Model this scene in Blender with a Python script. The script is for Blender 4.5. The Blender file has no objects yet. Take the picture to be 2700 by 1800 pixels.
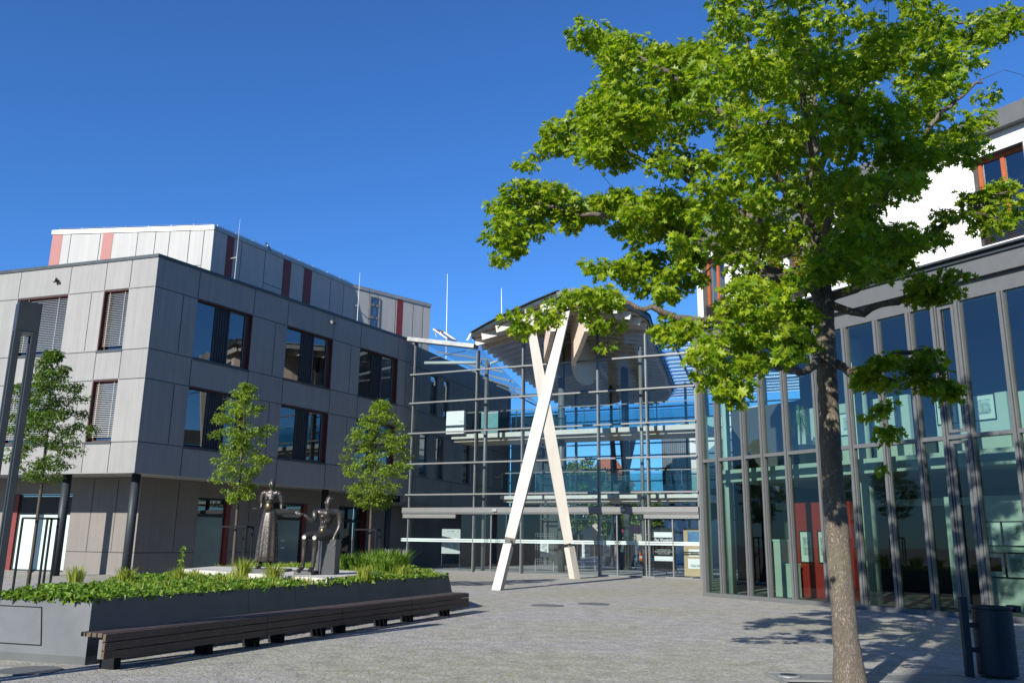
import bpy, math, random
import numpy as np
from mathutils import Vector, Matrix
random.seed(7); rng = np.random.default_rng(7)
S = bpy.context.scene; COL = S.collection
R = math.radians

# ------------------------------------------------------------------ camera
PITCH, ROLL, EYE, FPX = R(13.13), R(0.83), 1.6, 2250.0
cd = bpy.data.cameras.new('camera'); cam = bpy.data.objects.new('camera', cd); COL.objects.link(cam)
cd.sensor_width = 36; cd.lens = 36*FPX/2700; cd.clip_start = .1; cd.clip_end = 3000
cam.matrix_world = Matrix.Translation((0, 0, EYE)) @ Matrix.Rotation(R(90)+PITCH, 4, 'X') @ Matrix.Rotation(ROLL, 4, 'Z')
S.camera = cam
S.render.resolution_x, S.render.resolution_y = 1024, 682

# ------------------------------------------------------------------ light
SAZ, SEL = R(31.0), R(26.5)            # direction the light travels, and its height
w = bpy.data.worlds.new('World'); S.world = w; w.use_nodes = True
nt = w.node_tree; bg = nt.nodes['Background']
sky = nt.nodes.new('ShaderNodeTexSky'); sky.sky_type = 'NISHITA'; sky.sun_disc = False
sky.sun_elevation = SEL; sky.sun_rotation = SAZ+math.pi
sky.air_density = 1.0; sky.dust_density = 0.05; sky.ozone_density = 5.0
tint = nt.nodes.new('ShaderNodeVectorMath'); tint.operation = 'MULTIPLY'; tint.inputs[1].default_value = (.60, 1.08, 1.62)   # clear polarised blue
nt.links.new(sky.outputs[0], tint.inputs[0]); nt.links.new(tint.outputs[0], bg.inputs[0]); bg.inputs[1].default_value = 0.058
sl = bpy.data.lights.new('sun', 'SUN'); sun = bpy.data.objects.new('sun', sl); COL.objects.link(sun)
sl.energy = 5.0; sl.angle = R(.5); sl.color = (1, .94, .85)
sd = Vector((math.sin(SAZ)*math.cos(SEL), math.cos(SAZ)*math.cos(SEL), -math.sin(SEL)))
sun.rotation_euler = sd.to_track_quat('-Z', 'Y').to_euler()
S.view_settings.view_transform = 'Standard'; S.view_settings.look = 'None'
S.view_settings.exposure = 0.9; S.view_settings.gamma = 1

# ------------------------------------------------------------------ helpers
def at(px, py, Y):
    """world point seen at that place of the photograph, at forward distance Y"""
    u, v = px-1350, py-900; c, s = math.cos(ROLL), math.sin(ROLL)
    u, v = u*c+v*s, -u*s+v*c
    f = FPX*math.cos(PITCH)+v*math.sin(PITCH); z = FPX*math.sin(PITCH)-v*math.cos(PITCH)
    return Vector((u*Y/f, Y, EYE+z*Y/f))
def dat(px, py, Y): return at(px*1.148, py*1.148, Y)

def tag(o, label=None, cat=None, group=None, kind=None):
    if label: o['label'] = label
    if cat: o['category'] = cat
    if group: o['group'] = group
    if kind: o['kind'] = kind
    return o
def empty(name, loc=(0, 0, 0), rz=0, **k):
    o = bpy.data.objects.new(name, None); COL.objects.link(o)
    o.location = loc; o.rotation_euler = (0, 0, rz); o.empty_display_size = .2
    return tag(o, **k)

class MB:
    def __init__(s): s.v = []; s.f = []; s.m = []
    def add(s, vs, fs, m=0):
        b = len(s.v); s.v += [tuple(p) for p in vs]; s.f += [tuple(b+i for i in f) for f in fs]; s.m += [m]*len(fs); return s
    def hexa(s, p, m=0):
        return s.add(p, [(3,2,1,0),(4,5,6,7),(0,1,5,4),(1,2,6,5),(2,3,7,6),(3,0,4,7)], m)
    def box(s, x0, x1, y0, y1, z0, z1, m=0):
        return s.hexa([(x0,y0,z0),(x1,y0,z0),(x1,y1,z0),(x0,y1,z0),(x0,y0,z1),(x1,y0,z1),(x1,y1,z1),(x0,y1,z1)], m)
    def prism(s, poly, z0, z1, m=0):
        n = len(poly)
        z0s = z0 if isinstance(z0, (list, tuple)) else [z0]*n; z1s = z1 if isinstance(z1, (list, tuple)) else [z1]*n
        vs = [(p[0], p[1], z0s[i]) for i, p in enumerate(poly)]+[(p[0], p[1], z1s[i]) for i, p in enumerate(poly)]
        return s.add(vs, [tuple(range(n-1, -1, -1)), tuple(range(n, 2*n))]+[(i, (i+1) % n, n+(i+1) % n, n+i) for i in range(n)], m)
    def beam(s, a, b, w, h, m=0, w2=None, h2=None, up=(0, 0, 1)):
        a, b = Vector(a), Vector(b); d = (b-a).normalized(); up = Vector(up)
        if abs(d.dot(up)) > .99: up = Vector((0, 1, 0))
        x = d.cross(up).normalized(); y = x.cross(d).normalized(); w2 = w2 or w; h2 = h2 or h; P = []
        for c, ww, hh in ((a, w, h), (b, w2, h2)):
            P += [c-x*ww/2-y*hh/2, c+x*ww/2-y*hh/2, c+x*ww/2+y*hh/2, c-x*ww/2+y*hh/2]
        return s.hexa(P, m)
    def tube(s, pts, rad, n=8, m=0, cap=True):
        pts = [Vector(p) for p in pts]; k = len(pts)
        rad = rad if isinstance(rad, (list, tuple)) else [rad]*k
        b = len(s.v); px = None
        for i, p in enumerate(pts):
            d = (pts[min(i+1, k-1)]-pts[max(i-1, 0)]).normalized()
            if px is None: px = d.cross(Vector((.31, .95, .1)) if abs(d.y) < .9 else Vector((1, 0, 0))).normalized()
            px = (px-d*px.dot(d)).normalized(); py = d.cross(px)
            for j in range(n):
                a = 2*math.pi*j/n; s.v.append(tuple(p+px*math.cos(a)*rad[i]+py*math.sin(a)*rad[i]))
        for i in range(k-1):
            for j in range(n):
                s.f.append((b+i*n+j, b+i*n+(j+1) % n, b+(i+1)*n+(j+1) % n, b+(i+1)*n+j)); s.m.append(m)
        if cap:
            s.f.append(tuple(b+j for j in range(n-1, -1, -1))); s.f.append(tuple(b+(k-1)*n+j for j in range(n))); s.m += [m, m]
        return s
    def lathe(s, c, prof, n=24, m=0, sx=1, sy=1, fn=None):
        b = len(s.v)
        for r, z in prof:
            for j in range(n):
                a = 2*math.pi*j/n; rr = r*(fn(a, z) if fn else 1)
                s.v.append((c[0]+rr*math.cos(a)*sx, c[1]+rr*math.sin(a)*sy, c[2]+z))
        for i in range(len(prof)-1):
            for j in range(n): s.f.append((b+i*n+j, b+i*n+(j+1) % n, b+(i+1)*n+(j+1) % n, b+(i+1)*n+j)); s.m.append(m)
        k = len(prof)
        s.f.append(tuple(b+j for j in range(n-1, -1, -1))); s.f.append(tuple(b+(k-1)*n+j for j in range(n))); s.m += [m, m]
        return s
    def build(s, name, mats, parent=None, bevel=0, smooth=False, **k):
        if not isinstance(mats, (list, tuple)): mats = [mats]
        off = Vector((0, 0, 0)); rz = 0
        me = bpy.data.meshes.new(name)
        o = bpy.data.objects.new(name, me); COL.objects.link(o)
        v = s.v
        if parent is not None:
            root = parent; tot = Vector((0, 0, 0))
            while root is not None: tot += root.location; root = root.parent
            if not s_local.get('on'): v = [(p[0]-tot.x, p[1]-tot.y, p[2]-tot.z) for p in v]
            o.parent = parent
        elif not s_local.get('on'):
            A = np.array(v); c = Vector(((A[:,0].min()+A[:,0].max())/2, (A[:,1].min()+A[:,1].max())/2, A[:,2].min()))
            v = [(p[0]-c.x, p[1]-c.y, p[2]-c.z) for p in v]; o.location = c
        me.from_pydata(v, [], s.f); me.update()
        for m in mats: me.materials.append(m)
        me.polygons.foreach_set('material_index', s.m)
        if smooth: me.polygons.foreach_set('use_smooth', [True]*len(s.f))
        if bevel:
            bm = o.modifiers.new('bevel', 'BEVEL'); bm.width = bevel; bm.segments = 2; bm.limit_method = 'ANGLE'
        return tag(o, **k)
s_local = {}

class Fr:
    """vertical wall frame: s along the wall, z up, d outward"""
    def __init__(f, A, B, out=1):
        f.A = Vector((A[0], A[1], 0)); B = Vector((B[0], B[1], 0)); f.L = (B-f.A).length
        f.u = (B-f.A).normalized(); f.n = Vector((f.u.y, -f.u.x, 0))*out
    def p(f, s, z, d=0): return f.A+f.u*s+f.n*d+Vector((0, 0, z))
    def box(f, mb, s0, s1, z0, z1, d0, d1, m=0):
        P = [f.p(s0,z0,d1), f.p(s1,z0,d1), f.p(s1,z0,d0), f.p(s0,z0,d0), f.p(s0,z1,d1), f.p(s1,z1,d1), f.p(s1,z1,d0), f.p(s0,z1,d0)]
        return mb.hexa(P, m)
    def quad(f, mb, s0, s1, z0, z1, d, m=0):
        return mb.add([f.p(s0,z0,d), f.p(s1,z0,d), f.p(s1,z1,d), f.p(s0,z1,d)], [(0,1,2,3)], m)
    def wall(f, mb, s0, s1, z0, z1, ops, th=.3, m=0):
        ss = sorted(set([s0, s1]+[o[i] for o in ops for i in (0, 1)])); zs = sorted(set([z0, z1]+[o[i] for o in ops for i in (2, 3)]))
        for a, b in zip(ss, ss[1:]):
            for c, d in zip(zs, zs[1:]):
                ms, mz = (a+b)/2, (c+d)/2
                if not any(o[0] < ms < o[1] and o[2] < mz < o[3] for o in ops): f.box(mb, a, b, c, d, -th, 0, m)

# ------------------------------------------------------------------ materials
def nodes(name):
    m = bpy.data.materials.new(name); m.use_nodes = True; t = m.node_tree
    return m, t, t.nodes['Principled BSDF'], t.nodes['Material Output']
def N(t, k, **kw):
    n = t.nodes.new(k)
    for a, b in kw.items(): setattr(n, a, b)
    return n
def pmat(name, col, rough=.6, metal=0, var=.12, scale=3, bump=0, bscale=40, spec=.5, fine=0, coord='Object', stretch=None, coat=0, island=0):
    m, t, p, o = nodes(name)
    tc = N(t, 'ShaderNodeTexCoord'); src = tc.outputs[coord]
    if stretch:
        mp = N(t, 'ShaderNodeMapping'); mp.inputs['Scale'].default_value = stretch; t.links.new(src, mp.inputs[0]); src = mp.outputs[0]
    n = N(t, 'ShaderNodeTexNoise'); n.inputs['Scale'].default_value = scale; n.inputs['Detail'].default_value = 6; n.inputs['Roughness'].default_value = .65
    t.links.new(src, n.inputs['Vector'])
    mr = N(t, 'ShaderNodeMapRange'); mr.inputs[1].default_value = .3; mr.inputs[2].default_value = .7; mr.inputs[3].default_value = 1-var; mr.inputs[4].default_value = 1+var
    t.links.new(n.outputs[0], mr.inputs[0])
    mx = N(t, 'ShaderNodeVectorMath', operation='SCALE'); mx.inputs[0].default_value = col
    t.links.new(mr.outputs[0], mx.inputs['Scale']); t.links.new(mx.outputs[0], p.inputs['Base Color'])
    if island:   # every panel its own slight tone, plus faint rain streaks
        ge = N(t, 'ShaderNodeNewGeometry'); m3 = N(t, 'ShaderNodeMapRange'); m3.inputs[3].default_value = 1-island; m3.inputs[4].default_value = 1+island
        t.links.new(ge.outputs['Random Per Island'], m3.inputs[0])
        mp3 = N(t, 'ShaderNodeMapping'); mp3.inputs['Scale'].default_value = (6, 6, .25); t.links.new(tc.outputs['Object'], mp3.inputs[0])
        n3 = N(t, 'ShaderNodeTexNoise'); n3.inputs['Scale'].default_value = 1; n3.inputs['Detail'].default_value = 5; t.links.new(mp3.outputs[0], n3.inputs['Vector'])
        m4 = N(t, 'ShaderNodeMapRange'); m4.inputs[1].default_value = .35; m4.inputs[2].default_value = .65; m4.inputs[3].default_value = .93; m4.inputs[4].default_value = 1.04; t.links.new(n3.outputs[0], m4.inputs[0])
        mu = N(t, 'ShaderNodeMath', operation='MULTIPLY'); t.links.new(m3.outputs[0], mu.inputs[0]); t.links.new(m4.outputs[0], mu.inputs[1])
        mv = N(t, 'ShaderNodeVectorMath', operation='SCALE'); t.links.new(mx.outputs[0], mv.inputs[0]); t.links.new(mu.outputs[0], mv.inputs['Scale']); t.links.new(mv.outputs[0], p.inputs['Base Color'])
    p.inputs['Roughness'].default_value = rough; p.inputs['Metallic'].default_value = metal
    p.inputs['Specular IOR Level'].default_value = spec; p.inputs['Coat Weight'].default_value = coat
    r2 = N(t, 'ShaderNodeMapRange'); r2.inputs[3].default_value = max(.03, rough-.08); r2.inputs[4].default_value = min(1, rough+.08)
    t.links.new(n.outputs[0], r2.inputs[0]); t.links.new(r2.outputs[0], p.inputs['Roughness'])
    if bump:
        b = N(t, 'ShaderNodeBump'); b.inputs['Strength'].default_value = bump; b.inputs['Distance'].default_value = .02
        n2 = N(t, 'ShaderNodeTexNoise'); n2.inputs['Scale'].default_value = bscale; n2.inputs['Detail'].default_value = 4
        t.links.new(src, n2.inputs['Vector']); t.links.new(n2.outputs[0], b.inputs['Height']); t.links.new(b.outputs[0], p.inputs['Normal'])
    return m
def glass(name, tint, base=.05, top=.8, rough=0.0, wob=.0):
    """thin architectural glass: tinted transparency with a mirror share that grows at a slant"""
    m, t, p, o = nodes(name); t.nodes.remove(p)
    lw = N(t, 'ShaderNodeLayerWeight'); lw.inputs[0].default_value = .5
    pw = N(t, 'ShaderNodeMath', operation='POWER'); pw.inputs[1].default_value = 4.0; t.links.new(lw.outputs['Facing'], pw.inputs[0])
    mr = N(t, 'ShaderNodeMapRange'); mr.inputs[3].default_value = base; mr.inputs[4].default_value = top; t.links.new(pw.outputs[0], mr.inputs[0])
    tr = N(t, 'ShaderNodeBsdfTransparent'); tr.inputs[0].default_value = (*tint, 1)
    gl = N(t, 'ShaderNodeBsdfGlossy'); gl.inputs['Roughness'].default_value = rough
    if wob:
        tc = N(t, 'ShaderNodeTexCoord'); n = N(t, 'ShaderNodeTexNoise'); n.inputs['Scale'].default_value = .6; b = N(t, 'ShaderNodeBump')
        b.inputs['Strength'].default_value = wob; b.inputs['Distance'].default_value = .05
        t.links.new(tc.outputs['Object'], n.inputs[0]); t.links.new(n.outputs[0], b.inputs['Height']); t.links.new(b.outputs[0], gl.inputs['Normal'])
    mx = N(t, 'ShaderNodeMixShader'); t.links.new(mr.outputs[0], mx.inputs[0]); t.links.new(tr.outputs[0], mx.inputs[1]); t.links.new(gl.outputs[0], mx.inputs[2])
    t.links.new(mx.outputs[0], o.inputs[0]); return m
def leafmat(name, c1, c2, trans=.35, rough=.45):
    m, t, p, o = nodes(name)
    g = N(t, 'ShaderNodeNewGeometry'); cr = N(t, 'ShaderNodeValToRGB')
    cr.color_ramp.elements[0].color = (*c1, 1); cr.color_ramp.elements[1].color = (*c2, 1)
    t.links.new(g.outputs['Random Per Island'], cr.inputs[0]); t.links.new(cr.outputs[0], p.inputs['Base Color'])
    p.inputs['Roughness'].default_value = rough; p.inputs['Specular IOR Level'].default_value = .35
    tl = N(t, 'ShaderNodeBsdfTranslucent'); sc = N(t, 'ShaderNodeVectorMath', operation='MULTIPLY'); sc.inputs[1].default_value = (1.5, 1.6, .5)
    t.links.new(cr.outputs[0], sc.inputs[0]); t.links.new(sc.outputs[0], tl.inputs[0])
    mx = N(t, 'ShaderNodeMixShader'); mx.inputs[0].default_value = trans
    t.links.new(p.outputs[0], mx.inputs[1]); t.links.new(tl.outputs[0], mx.inputs[2]); t.links.new(mx.outputs[0], o.inputs[0]); return m

M = {}
M['clad'] = pmat('fibre_cement_grey', (.188, .190, .184), .7, var=.06, scale=1.3, bump=.05, bscale=60, island=.05)
M['clad_light'] = pmat('fibre_cement_light', (.29, .295, .29), .7, var=.05, scale=1.3, island=.03)
M['clad_brown'] = pmat('fibre_cement_umber', (.14, .13, .12), .7, var=.07, scale=1.5, island=.05)
M['joint'] = pmat('dark_joint', (.03, .03, .032), .8)
M['anth'] = pmat('anthracite_metal', (.022, .028, .034), .5, spec=.25, var=.1)
M['slate'] = pmat('coping_metal', (.04, .05, .054), .45, .3)
M['steel'] = pmat('painted_grey_steel', (.088, .092, .092), .45, var=.06, scale=4)
M['steel_light'] = pmat('light_grey_steel', (.112, .118, .118), .45, var=.06)
M['zinc'] = pmat('zinc_sheet', (.26, .27, .26), .4, .4, var=.2, scale=2)
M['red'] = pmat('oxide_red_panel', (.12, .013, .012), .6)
M['red_sunlit'] = pmat('sunlit_red_panel', (.23, .075, .068), .6)  # paler copy of the red, sunlight painted into the colour of the lit stripes
M['darkred'] = pmat('dark_red_reveal', (.055, .013, .012), .6)
M['soffit'] = pmat('pale_soffit', (.3, .3, .29), .8, var=.03)
M['white'] = pmat('white_render', (.55, .55, .54), .85, var=.03, scale=6, bump=.3, bscale=150)
M['offwhite'] = pmat('off_white_paint', (.36, .38, .36), .7, var=.03)
M['timberwhite'] = pmat('white_glazed_timber', (.41, .39, .345), .6, var=.10, scale=3, stretch=(1, 1, .15))
M['timber'] = pmat('pale_brown_timber', (.56, .46, .38), .65, var=.15, scale=2, stretch=(.4, 3, 3))
M['orange'] = pmat('orange_timber', (.28, .065, .014), .55, var=.12)
M['wood'] = pmat('dark_stained_wood', (.055, .036, .028), .6, var=.35, scale=4, bump=.3, bscale=30, stretch=(6, .6, 6))
M['woodend'] = pmat('worn_wood_ends', (.07, .05, .03), .7, var=.3, scale=20)
M['planter'] = pmat('planter_steel', (.085, .09, .09), .38, .1, var=.14, scale=1.2)
M['bronze'] = pmat('patinated_bronze', (.055, .05, .045), .40, .6, var=.35, scale=9, bump=.25, bscale=30)
M['bronzegold'] = pmat('polished_bronze', (.14, .10, .05), .3, .8, var=.2, scale=9)
M['bronzelight'] = pmat('bright_bronze_disc', (.42, .41, .38), .35, .3)
M['stone'] = pmat('pale_concrete', (.40, .385, .35), .8, var=.1, scale=4, bump=.1)
M['granite'] = pmat('dark_granite', (.06, .063, .065), .6, var=.25, scale=30)
M['soil'] = pmat('soil', (.05, .04, .025), .9, var=.4, scale=9, bump=.6, bscale=12)
M['blind'] = pmat('blind_slats', (.40, .41, .39), .5, var=.03)
M['dark'] = pmat('dark_room', (.018, .02, .022), .7)
M['interior'] = pmat('inside_grey', (.035, .04, .04), .8)
M['floor_in'] = pmat('inside_floor', (.09, .09, .085), .5)
M['paper'] = pmat('white_paper', (.5, .5, .49), .7, var=.02)
M['ink'] = pmat('ink_black', (.015, .015, .016), .9, spec=.08)
M['greyprint'] = pmat('grey_print', (.3, .32, .32), .6, var=.8, scale=7)
M['card'] = pmat('brown_card', (.30, .22, .12), .8, var=.06)
M['blueposter'] = pmat('blue_poster', (.02, .09, .2), .6, var=.6, scale=8)
M['redwall'] = pmat('red_gallery_wall', (.24, .012, .009), .6, var=.05)
M['zincwhite'] = pmat('white_metal', (.8, .8, .8), .4)
M['rod'] = pmat('aluminium_rod', (.35, .36, .38), .35, .6)
M['rooftile'] = pmat('orange_roof_tiles', (.22, .065, .03), .8, var=.25, scale=3)
M['umb_red'] = pmat('red_canvas', (.5, .03, .05), .7)
M['umb_brown'] = pmat('brown_canvas', (.10, .06, .05), .8)
M['orangeplastic'] = pmat('orange_plastic', (.7, .13, .03), .5)
M['terracotta'] = pmat('rusty_iron', (.16, .10, .08), .7, .3, var=.4, scale=20, bump=.5)
M['greencloth'] = pmat('green_pot', (.05, .12, .1), .6)
M['mortarwall'] = pmat('cream_render', (.28, .25, .21), .8, var=.05)
M['glass_fac'] = glass('atrium_glass', (.76, .84, .85), .04, .7)
M['glass_thin'] = glass('rear_glass', (.86, .93, .94), .03, .6)
M['glass_bal'] = glass('balustrade_glass', (.45, .66, .68), .06, .6)
M['glass_gal'] = glass('gallery_glass', (.52, .67, .60), .05, .85, wob=.02)
M['glass_up'] = glass('gallery_upper_glass', (.58, .77, .71), .14, .9, wob=.02)
M['glass_win'] = glass('office_window_glass', (.45, .55, .6), .2, .95, wob=.03)
M['louvre'] = glass('frosted_louvre_glass', (.55, .66, .70), .25, .7, rough=.35)
def frosted():
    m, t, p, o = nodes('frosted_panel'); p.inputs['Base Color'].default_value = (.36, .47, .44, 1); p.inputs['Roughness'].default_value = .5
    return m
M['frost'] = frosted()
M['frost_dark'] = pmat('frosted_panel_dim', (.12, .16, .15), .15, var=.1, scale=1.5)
M['leaf_oak'] = leafmat('oak_leaf', (.085, .18, .006), (.28, .35, .016), .48)
M['leaf_y'] = leafmat('young_tree_leaf', (.10, .17, .015), (.22, .30, .035), .4)
M['leaf_d'] = leafmat('ash_leaf', (.045, .10, .012), (.11, .18, .025), .35)
M['ivy'] = leafmat('ivy_leaf', (.04, .11, .008), (.16, .25, .025), .28, .45)
M['grass'] = leafmat('grass_blade', (.13, .19, .02), (.30, .32, .06), .35)
M['fern'] = leafmat('fern_blade', (.07, .15, .015), (.18, .27, .035), .35)
M['lav'] = leafmat('lavender_flower', (.22, .16, .35), (.4, .33, .55), .2)
M['farleaf'] = leafmat('far_leaf', (.05, .10, .012), (.14, .19, .03), .35)
def bark():
    m, t, p, o = nodes('bark')
    tc = N(t, 'ShaderNodeTexCoord'); mp = N(t, 'ShaderNodeMapping'); mp.inputs['Scale'].default_value = (1, 1, .22); t.links.new(tc.outputs['Object'], mp.inputs[0])
    v = N(t, 'ShaderNodeTexVoronoi'); v.inputs['Scale'].default_value = 60; v.feature = 'DISTANCE_TO_EDGE'
    n = N(t, 'ShaderNodeTexNoise'); n.inputs['Scale'].default_value = 14; n.inputs['Detail'].default_value = 8; n.inputs['Distortion'].default_value = .6
    t.links.new(mp.outputs[0], n.inputs[0])
    ad = N(t, 'ShaderNodeVectorMath', operation='MULTIPLY_ADD'); t.links.new(n.outputs['Color'], ad.inputs[0]); ad.inputs[1].default_value = (.13, .13, .13); t.links.new(mp.outputs[0], ad.inputs[2])
    t.links.new(ad.outputs[0], v.inputs['Vector'])
    sm = N(t, 'ShaderNodeMapRange'); sm.inputs[2].default_value = .25; t.links.new(v.outputs['Distance'], sm.inputs[0])
    cr = N(t, 'ShaderNodeValToRGB'); cr.color_ramp.elements[0].color = (.07, .058, .045, 1); cr.color_ramp.elements[1].color = (.24, .20, .155, 1)
    mm = N(t, 'ShaderNodeMath', operation='MULTIPLY'); t.links.new(sm.outputs[0], mm.inputs[0]); t.links.new(n.outputs[0], mm.inputs[1])
    m2 = N(t, 'ShaderNodeMath', operation='ADD'); t.links.new(mm.outputs[0], m2.inputs[0]); m2.inputs[1].default_value = .15
    t.links.new(m2.outputs[0], cr.inputs[0])
    n3 = N(t, 'ShaderNodeTexNoise'); n3.inputs['Scale'].default_value = 1.6; t.links.new(tc.outputs['Object'], n3.inputs[0])
    mx = N(t, 'ShaderNodeMix', data_type='RGBA'); mr = N(t, 'ShaderNodeMapRange'); mr.inputs[1].default_value = .5; mr.inputs[2].default_value = .75; mr.inputs[4].default_value = .5
    t.links.new(n3.outputs[0], mr.inputs[0]); t.links.new(mr.outputs[0], mx.inputs[0]); t.links.new(cr.outputs[0], mx.inputs[6]); mx.inputs[7].default_value = (.15, .17, .07, 1)
    t.links.new(mx.outputs[2], p.inputs['Base Color']); p.inputs['Roughness'].default_value = .85
    b = N(t, 'ShaderNodeBump'); b.inputs['Strength'].default_value = .9; b.inputs['Distance'].default_value = .02
    t.links.new(mm.outputs[0], b.inputs['Height']); t.links.new(b.outputs[0], p.inputs['Normal']); return m
M['guard'] = pmat('black_painted_steel', (.012, .014, .016), .8, spec=.06)
M['bark'] = bark()
M['twig'] = pmat('twig_bark', (.045, .034, .025), .8, var=.3)
def paving():
    m, t, p, o = nodes('granite_setts')
    tc = N(t, 'ShaderNodeTexCoord'); X = tc.outputs['Object']
    n0 = N(t, 'ShaderNodeTexNoise'); n0.inputs['Scale'].default_value = 1.1; n0.inputs['Detail'].default_value = 3; t.links.new(X, n0.inputs[0])
    ad = N(t, 'ShaderNodeVectorMath', operation='MULTIPLY_ADD'); t.links.new(n0.outputs['Color'], ad.inputs[0]); ad.inputs[1].default_value = (.14, .14, 0); t.links.new(X, ad.inputs[2])
    v = N(t, 'ShaderNodeTexVoronoi'); v.inputs['Scale'].default_value = 13; v.inputs['Randomness'].default_value = .8; t.links.new(ad.outputs[0], v.inputs['Vector'])
    e = N(t, 'ShaderNodeTexVoronoi', feature='DISTANCE_TO_EDGE'); e.inputs['Scale'].default_value = 13; e.inputs['Randomness'].default_value = .8; t.links.new(ad.outputs[0], e.inputs['Vector'])
    em = N(t, 'ShaderNodeMapRange'); em.inputs[1].default_value = .01; em.inputs[2].default_value = .11; t.links.new(e.outputs['Distance'], em.inputs[0])
    sep = N(t, 'ShaderNodeSeparateColor'); t.links.new(v.outputs['Color'], sep.inputs[0])
    st = N(t, 'ShaderNodeValToRGB'); st.color_ramp.elements[0].color = (.26, .256, .248, 1); st.color_ramp.elements[1].color = (.34, .335, .32, 1)
    t.links.new(sep.outputs[0], st.inputs[0])
    jn = N(t, 'ShaderNodeTexNoise'); jn.inputs['Scale'].default_value = .22; jn.inputs['Detail'].default_value = 6; t.links.new(X, jn.inputs[0])
    jm = N(t, 'ShaderNodeMapRange'); jm.inputs[1].default_value = .42; jm.inputs[2].default_value = .62; t.links.new(jn.outputs[0], jm.inputs[0])
    jc = N(t, 'ShaderNodeMix', data_type='RGBA'); t.links.new(jm.outputs[0], jc.inputs[0]); jc.inputs[6].default_value = (.20, .19, .17, 1); jc.inputs[7].default_value = (.21, .21, .13, 1)
    mx = N(t, 'ShaderNodeMix', data_type='RGBA'); t.links.new(em.outputs[0], mx.inputs[0]); t.links.new(jc.outputs[2], mx.inputs[6]); t.links.new(st.outputs[0], mx.inputs[7])
    g = N(t, 'ShaderNodeMix', data_type='RGBA', blend_type='MULTIPLY'); gm = N(t, 'ShaderNodeMath', operation='MULTIPLY'); gm.inputs[1].default_value = .75
    t.links.new(jm.outputs[0], gm.inputs[0]); t.links.new(gm.outputs[0], g.inputs[0]); t.links.new(mx.outputs[2], g.inputs[6]); g.inputs[7].default_value = (.90, .90, .78, 1)
    d = N(t, 'ShaderNodeTexNoise'); d.inputs['Scale'].default_value = 2.7; d.inputs['Detail'].default_value = 8; t.links.new(X, d.inputs[0])
    dm = N(t, 'ShaderNodeMapRange'); dm.inputs[1].default_value = .3; dm.inputs[2].default_value = .7; dm.inputs[3].default_value = .8; dm.inputs[4].default_value = 1.15; t.links.new(d.outputs[0], dm.inputs[0])
    sc = N(t, 'ShaderNodeVectorMath', operation='SCALE'); t.links.new(g.outputs[2], sc.inputs[0]); t.links.new(dm.outputs[0], sc.inputs['Scale'])
    t.links.new(sc.outputs[0], p.inputs['Base Color']); p.inputs['Roughness'].default_value = .8; p.inputs['Specular IOR Level'].default_value = .3
    n2 = N(t, 'ShaderNodeTexNoise'); n2.inputs['Scale'].default_value = 60; t.links.new(X, n2.inputs[0])
    hh = N(t, 'ShaderNodeMath', operation='MULTIPLY_ADD'); t.links.new(n2.outputs[0], hh.inputs[0]); hh.inputs[1].default_value = .3
    h2 = N(t, 'ShaderNodeMath', operation='MULTIPLY_ADD'); t.links.new(sep.outputs[1], h2.inputs[0]); h2.inputs[1].default_value = .35; t.links.new(em.outputs[0], h2.inputs[2])
    t.links.new(h2.outputs[0], hh.inputs[2])
    b = N(t, 'ShaderNodeBump'); b.inputs['Strength'].default_value = .5; b.inputs['Distance'].default_value = .008
    t.links.new(hh.outputs[0], b.inputs['Height']); t.links.new(b.outputs[0], p.inputs['Normal']); return m
M['paving'] = paving()

# ------------------------------------------------------------------ ground
g = MB(); g.add([(-600,-600,0),(600,-600,0),(600,900,0),(-600,900,0)], [(0,1,2,3)]); o = g.build('ground', M['paving'], kind='structure')
# smooth slab strip along the atrium
FA, FB = (-5.5, 47.1), (8.8, 40.3)
F = Fr(FA, FB); assert F.n.y < 0
g = MB(); g.add([F.p(-3,.006,.9), F.p(15.9,.006,.9), F.p(15.9,.006,-40), F.p(-3,.006,-40)], [(0,1,2,3)])
pave2 = pmat('smooth_pavement', (.30, .29, .275), .75, var=.1, scale=3)
g.build('pavement', pave2, kind='structure')

# ================================================================== LEFT OFFICE BUILDING
C = (-14.39, 33.0); E1 = (-5.76, 47.6); W0 = (C[0]-8*3, C[1]+2.7*3)
BOT, TOP = 3.95, 12.6
ob = empty('office_building', (C[0], C[1], 0), label='grey panelled three-storey building with red-edged windows on the left', cat='building')
FR = Fr(C, E1)
FL = Fr(W0, C)
assert FR.n.x > 0 and FL.n.y < 0
Lr = FR.L; Ll = FL.L
ZW = [(8.82, 11.37), (5.13, 7.62)]
wr = [(.124, .306), (.431, .62), (.743, .933)]
opsR = [(a*Lr, b*Lr, z0, z1) for a, b in wr for z0, z1 in ZW]
mb = MB(); FR.wall(mb, 0, Lr, BOT, TOP, opsR)
js = .035
def vj(f, mb, s, z0, z1, d=.003): f.box(mb, s-js/2, s+js/2, z0, z1, -.02, d, 1)
def hj(f, mb, s0, s1, z, d=.0035): f.box(mb, s0, s1, z-js/2, z+js/2, -.02, d, 1)
edges = [0]+[x*Lr for ab in wr for x in ab]+[Lr]
for z in (11.37, 8.82, 7.62, 5.13):
    for i in range(0, len(edges)-1):
        a, b = edges[i], edges[i+1]
        hj(FR, mb, a+.02, b-.02, z+(.02 if (i % 2 and z in (11.37, 7.62)) else (-.02 if i % 2 else 0)))
for i, x in enumerate(edges[1:-1]):
    vj(FR, mb, x+(.0), 11.42, TOP); vj(FR, mb, x, 7.66, 8.78); vj(FR, mb, x, BOT, 5.08)
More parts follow.
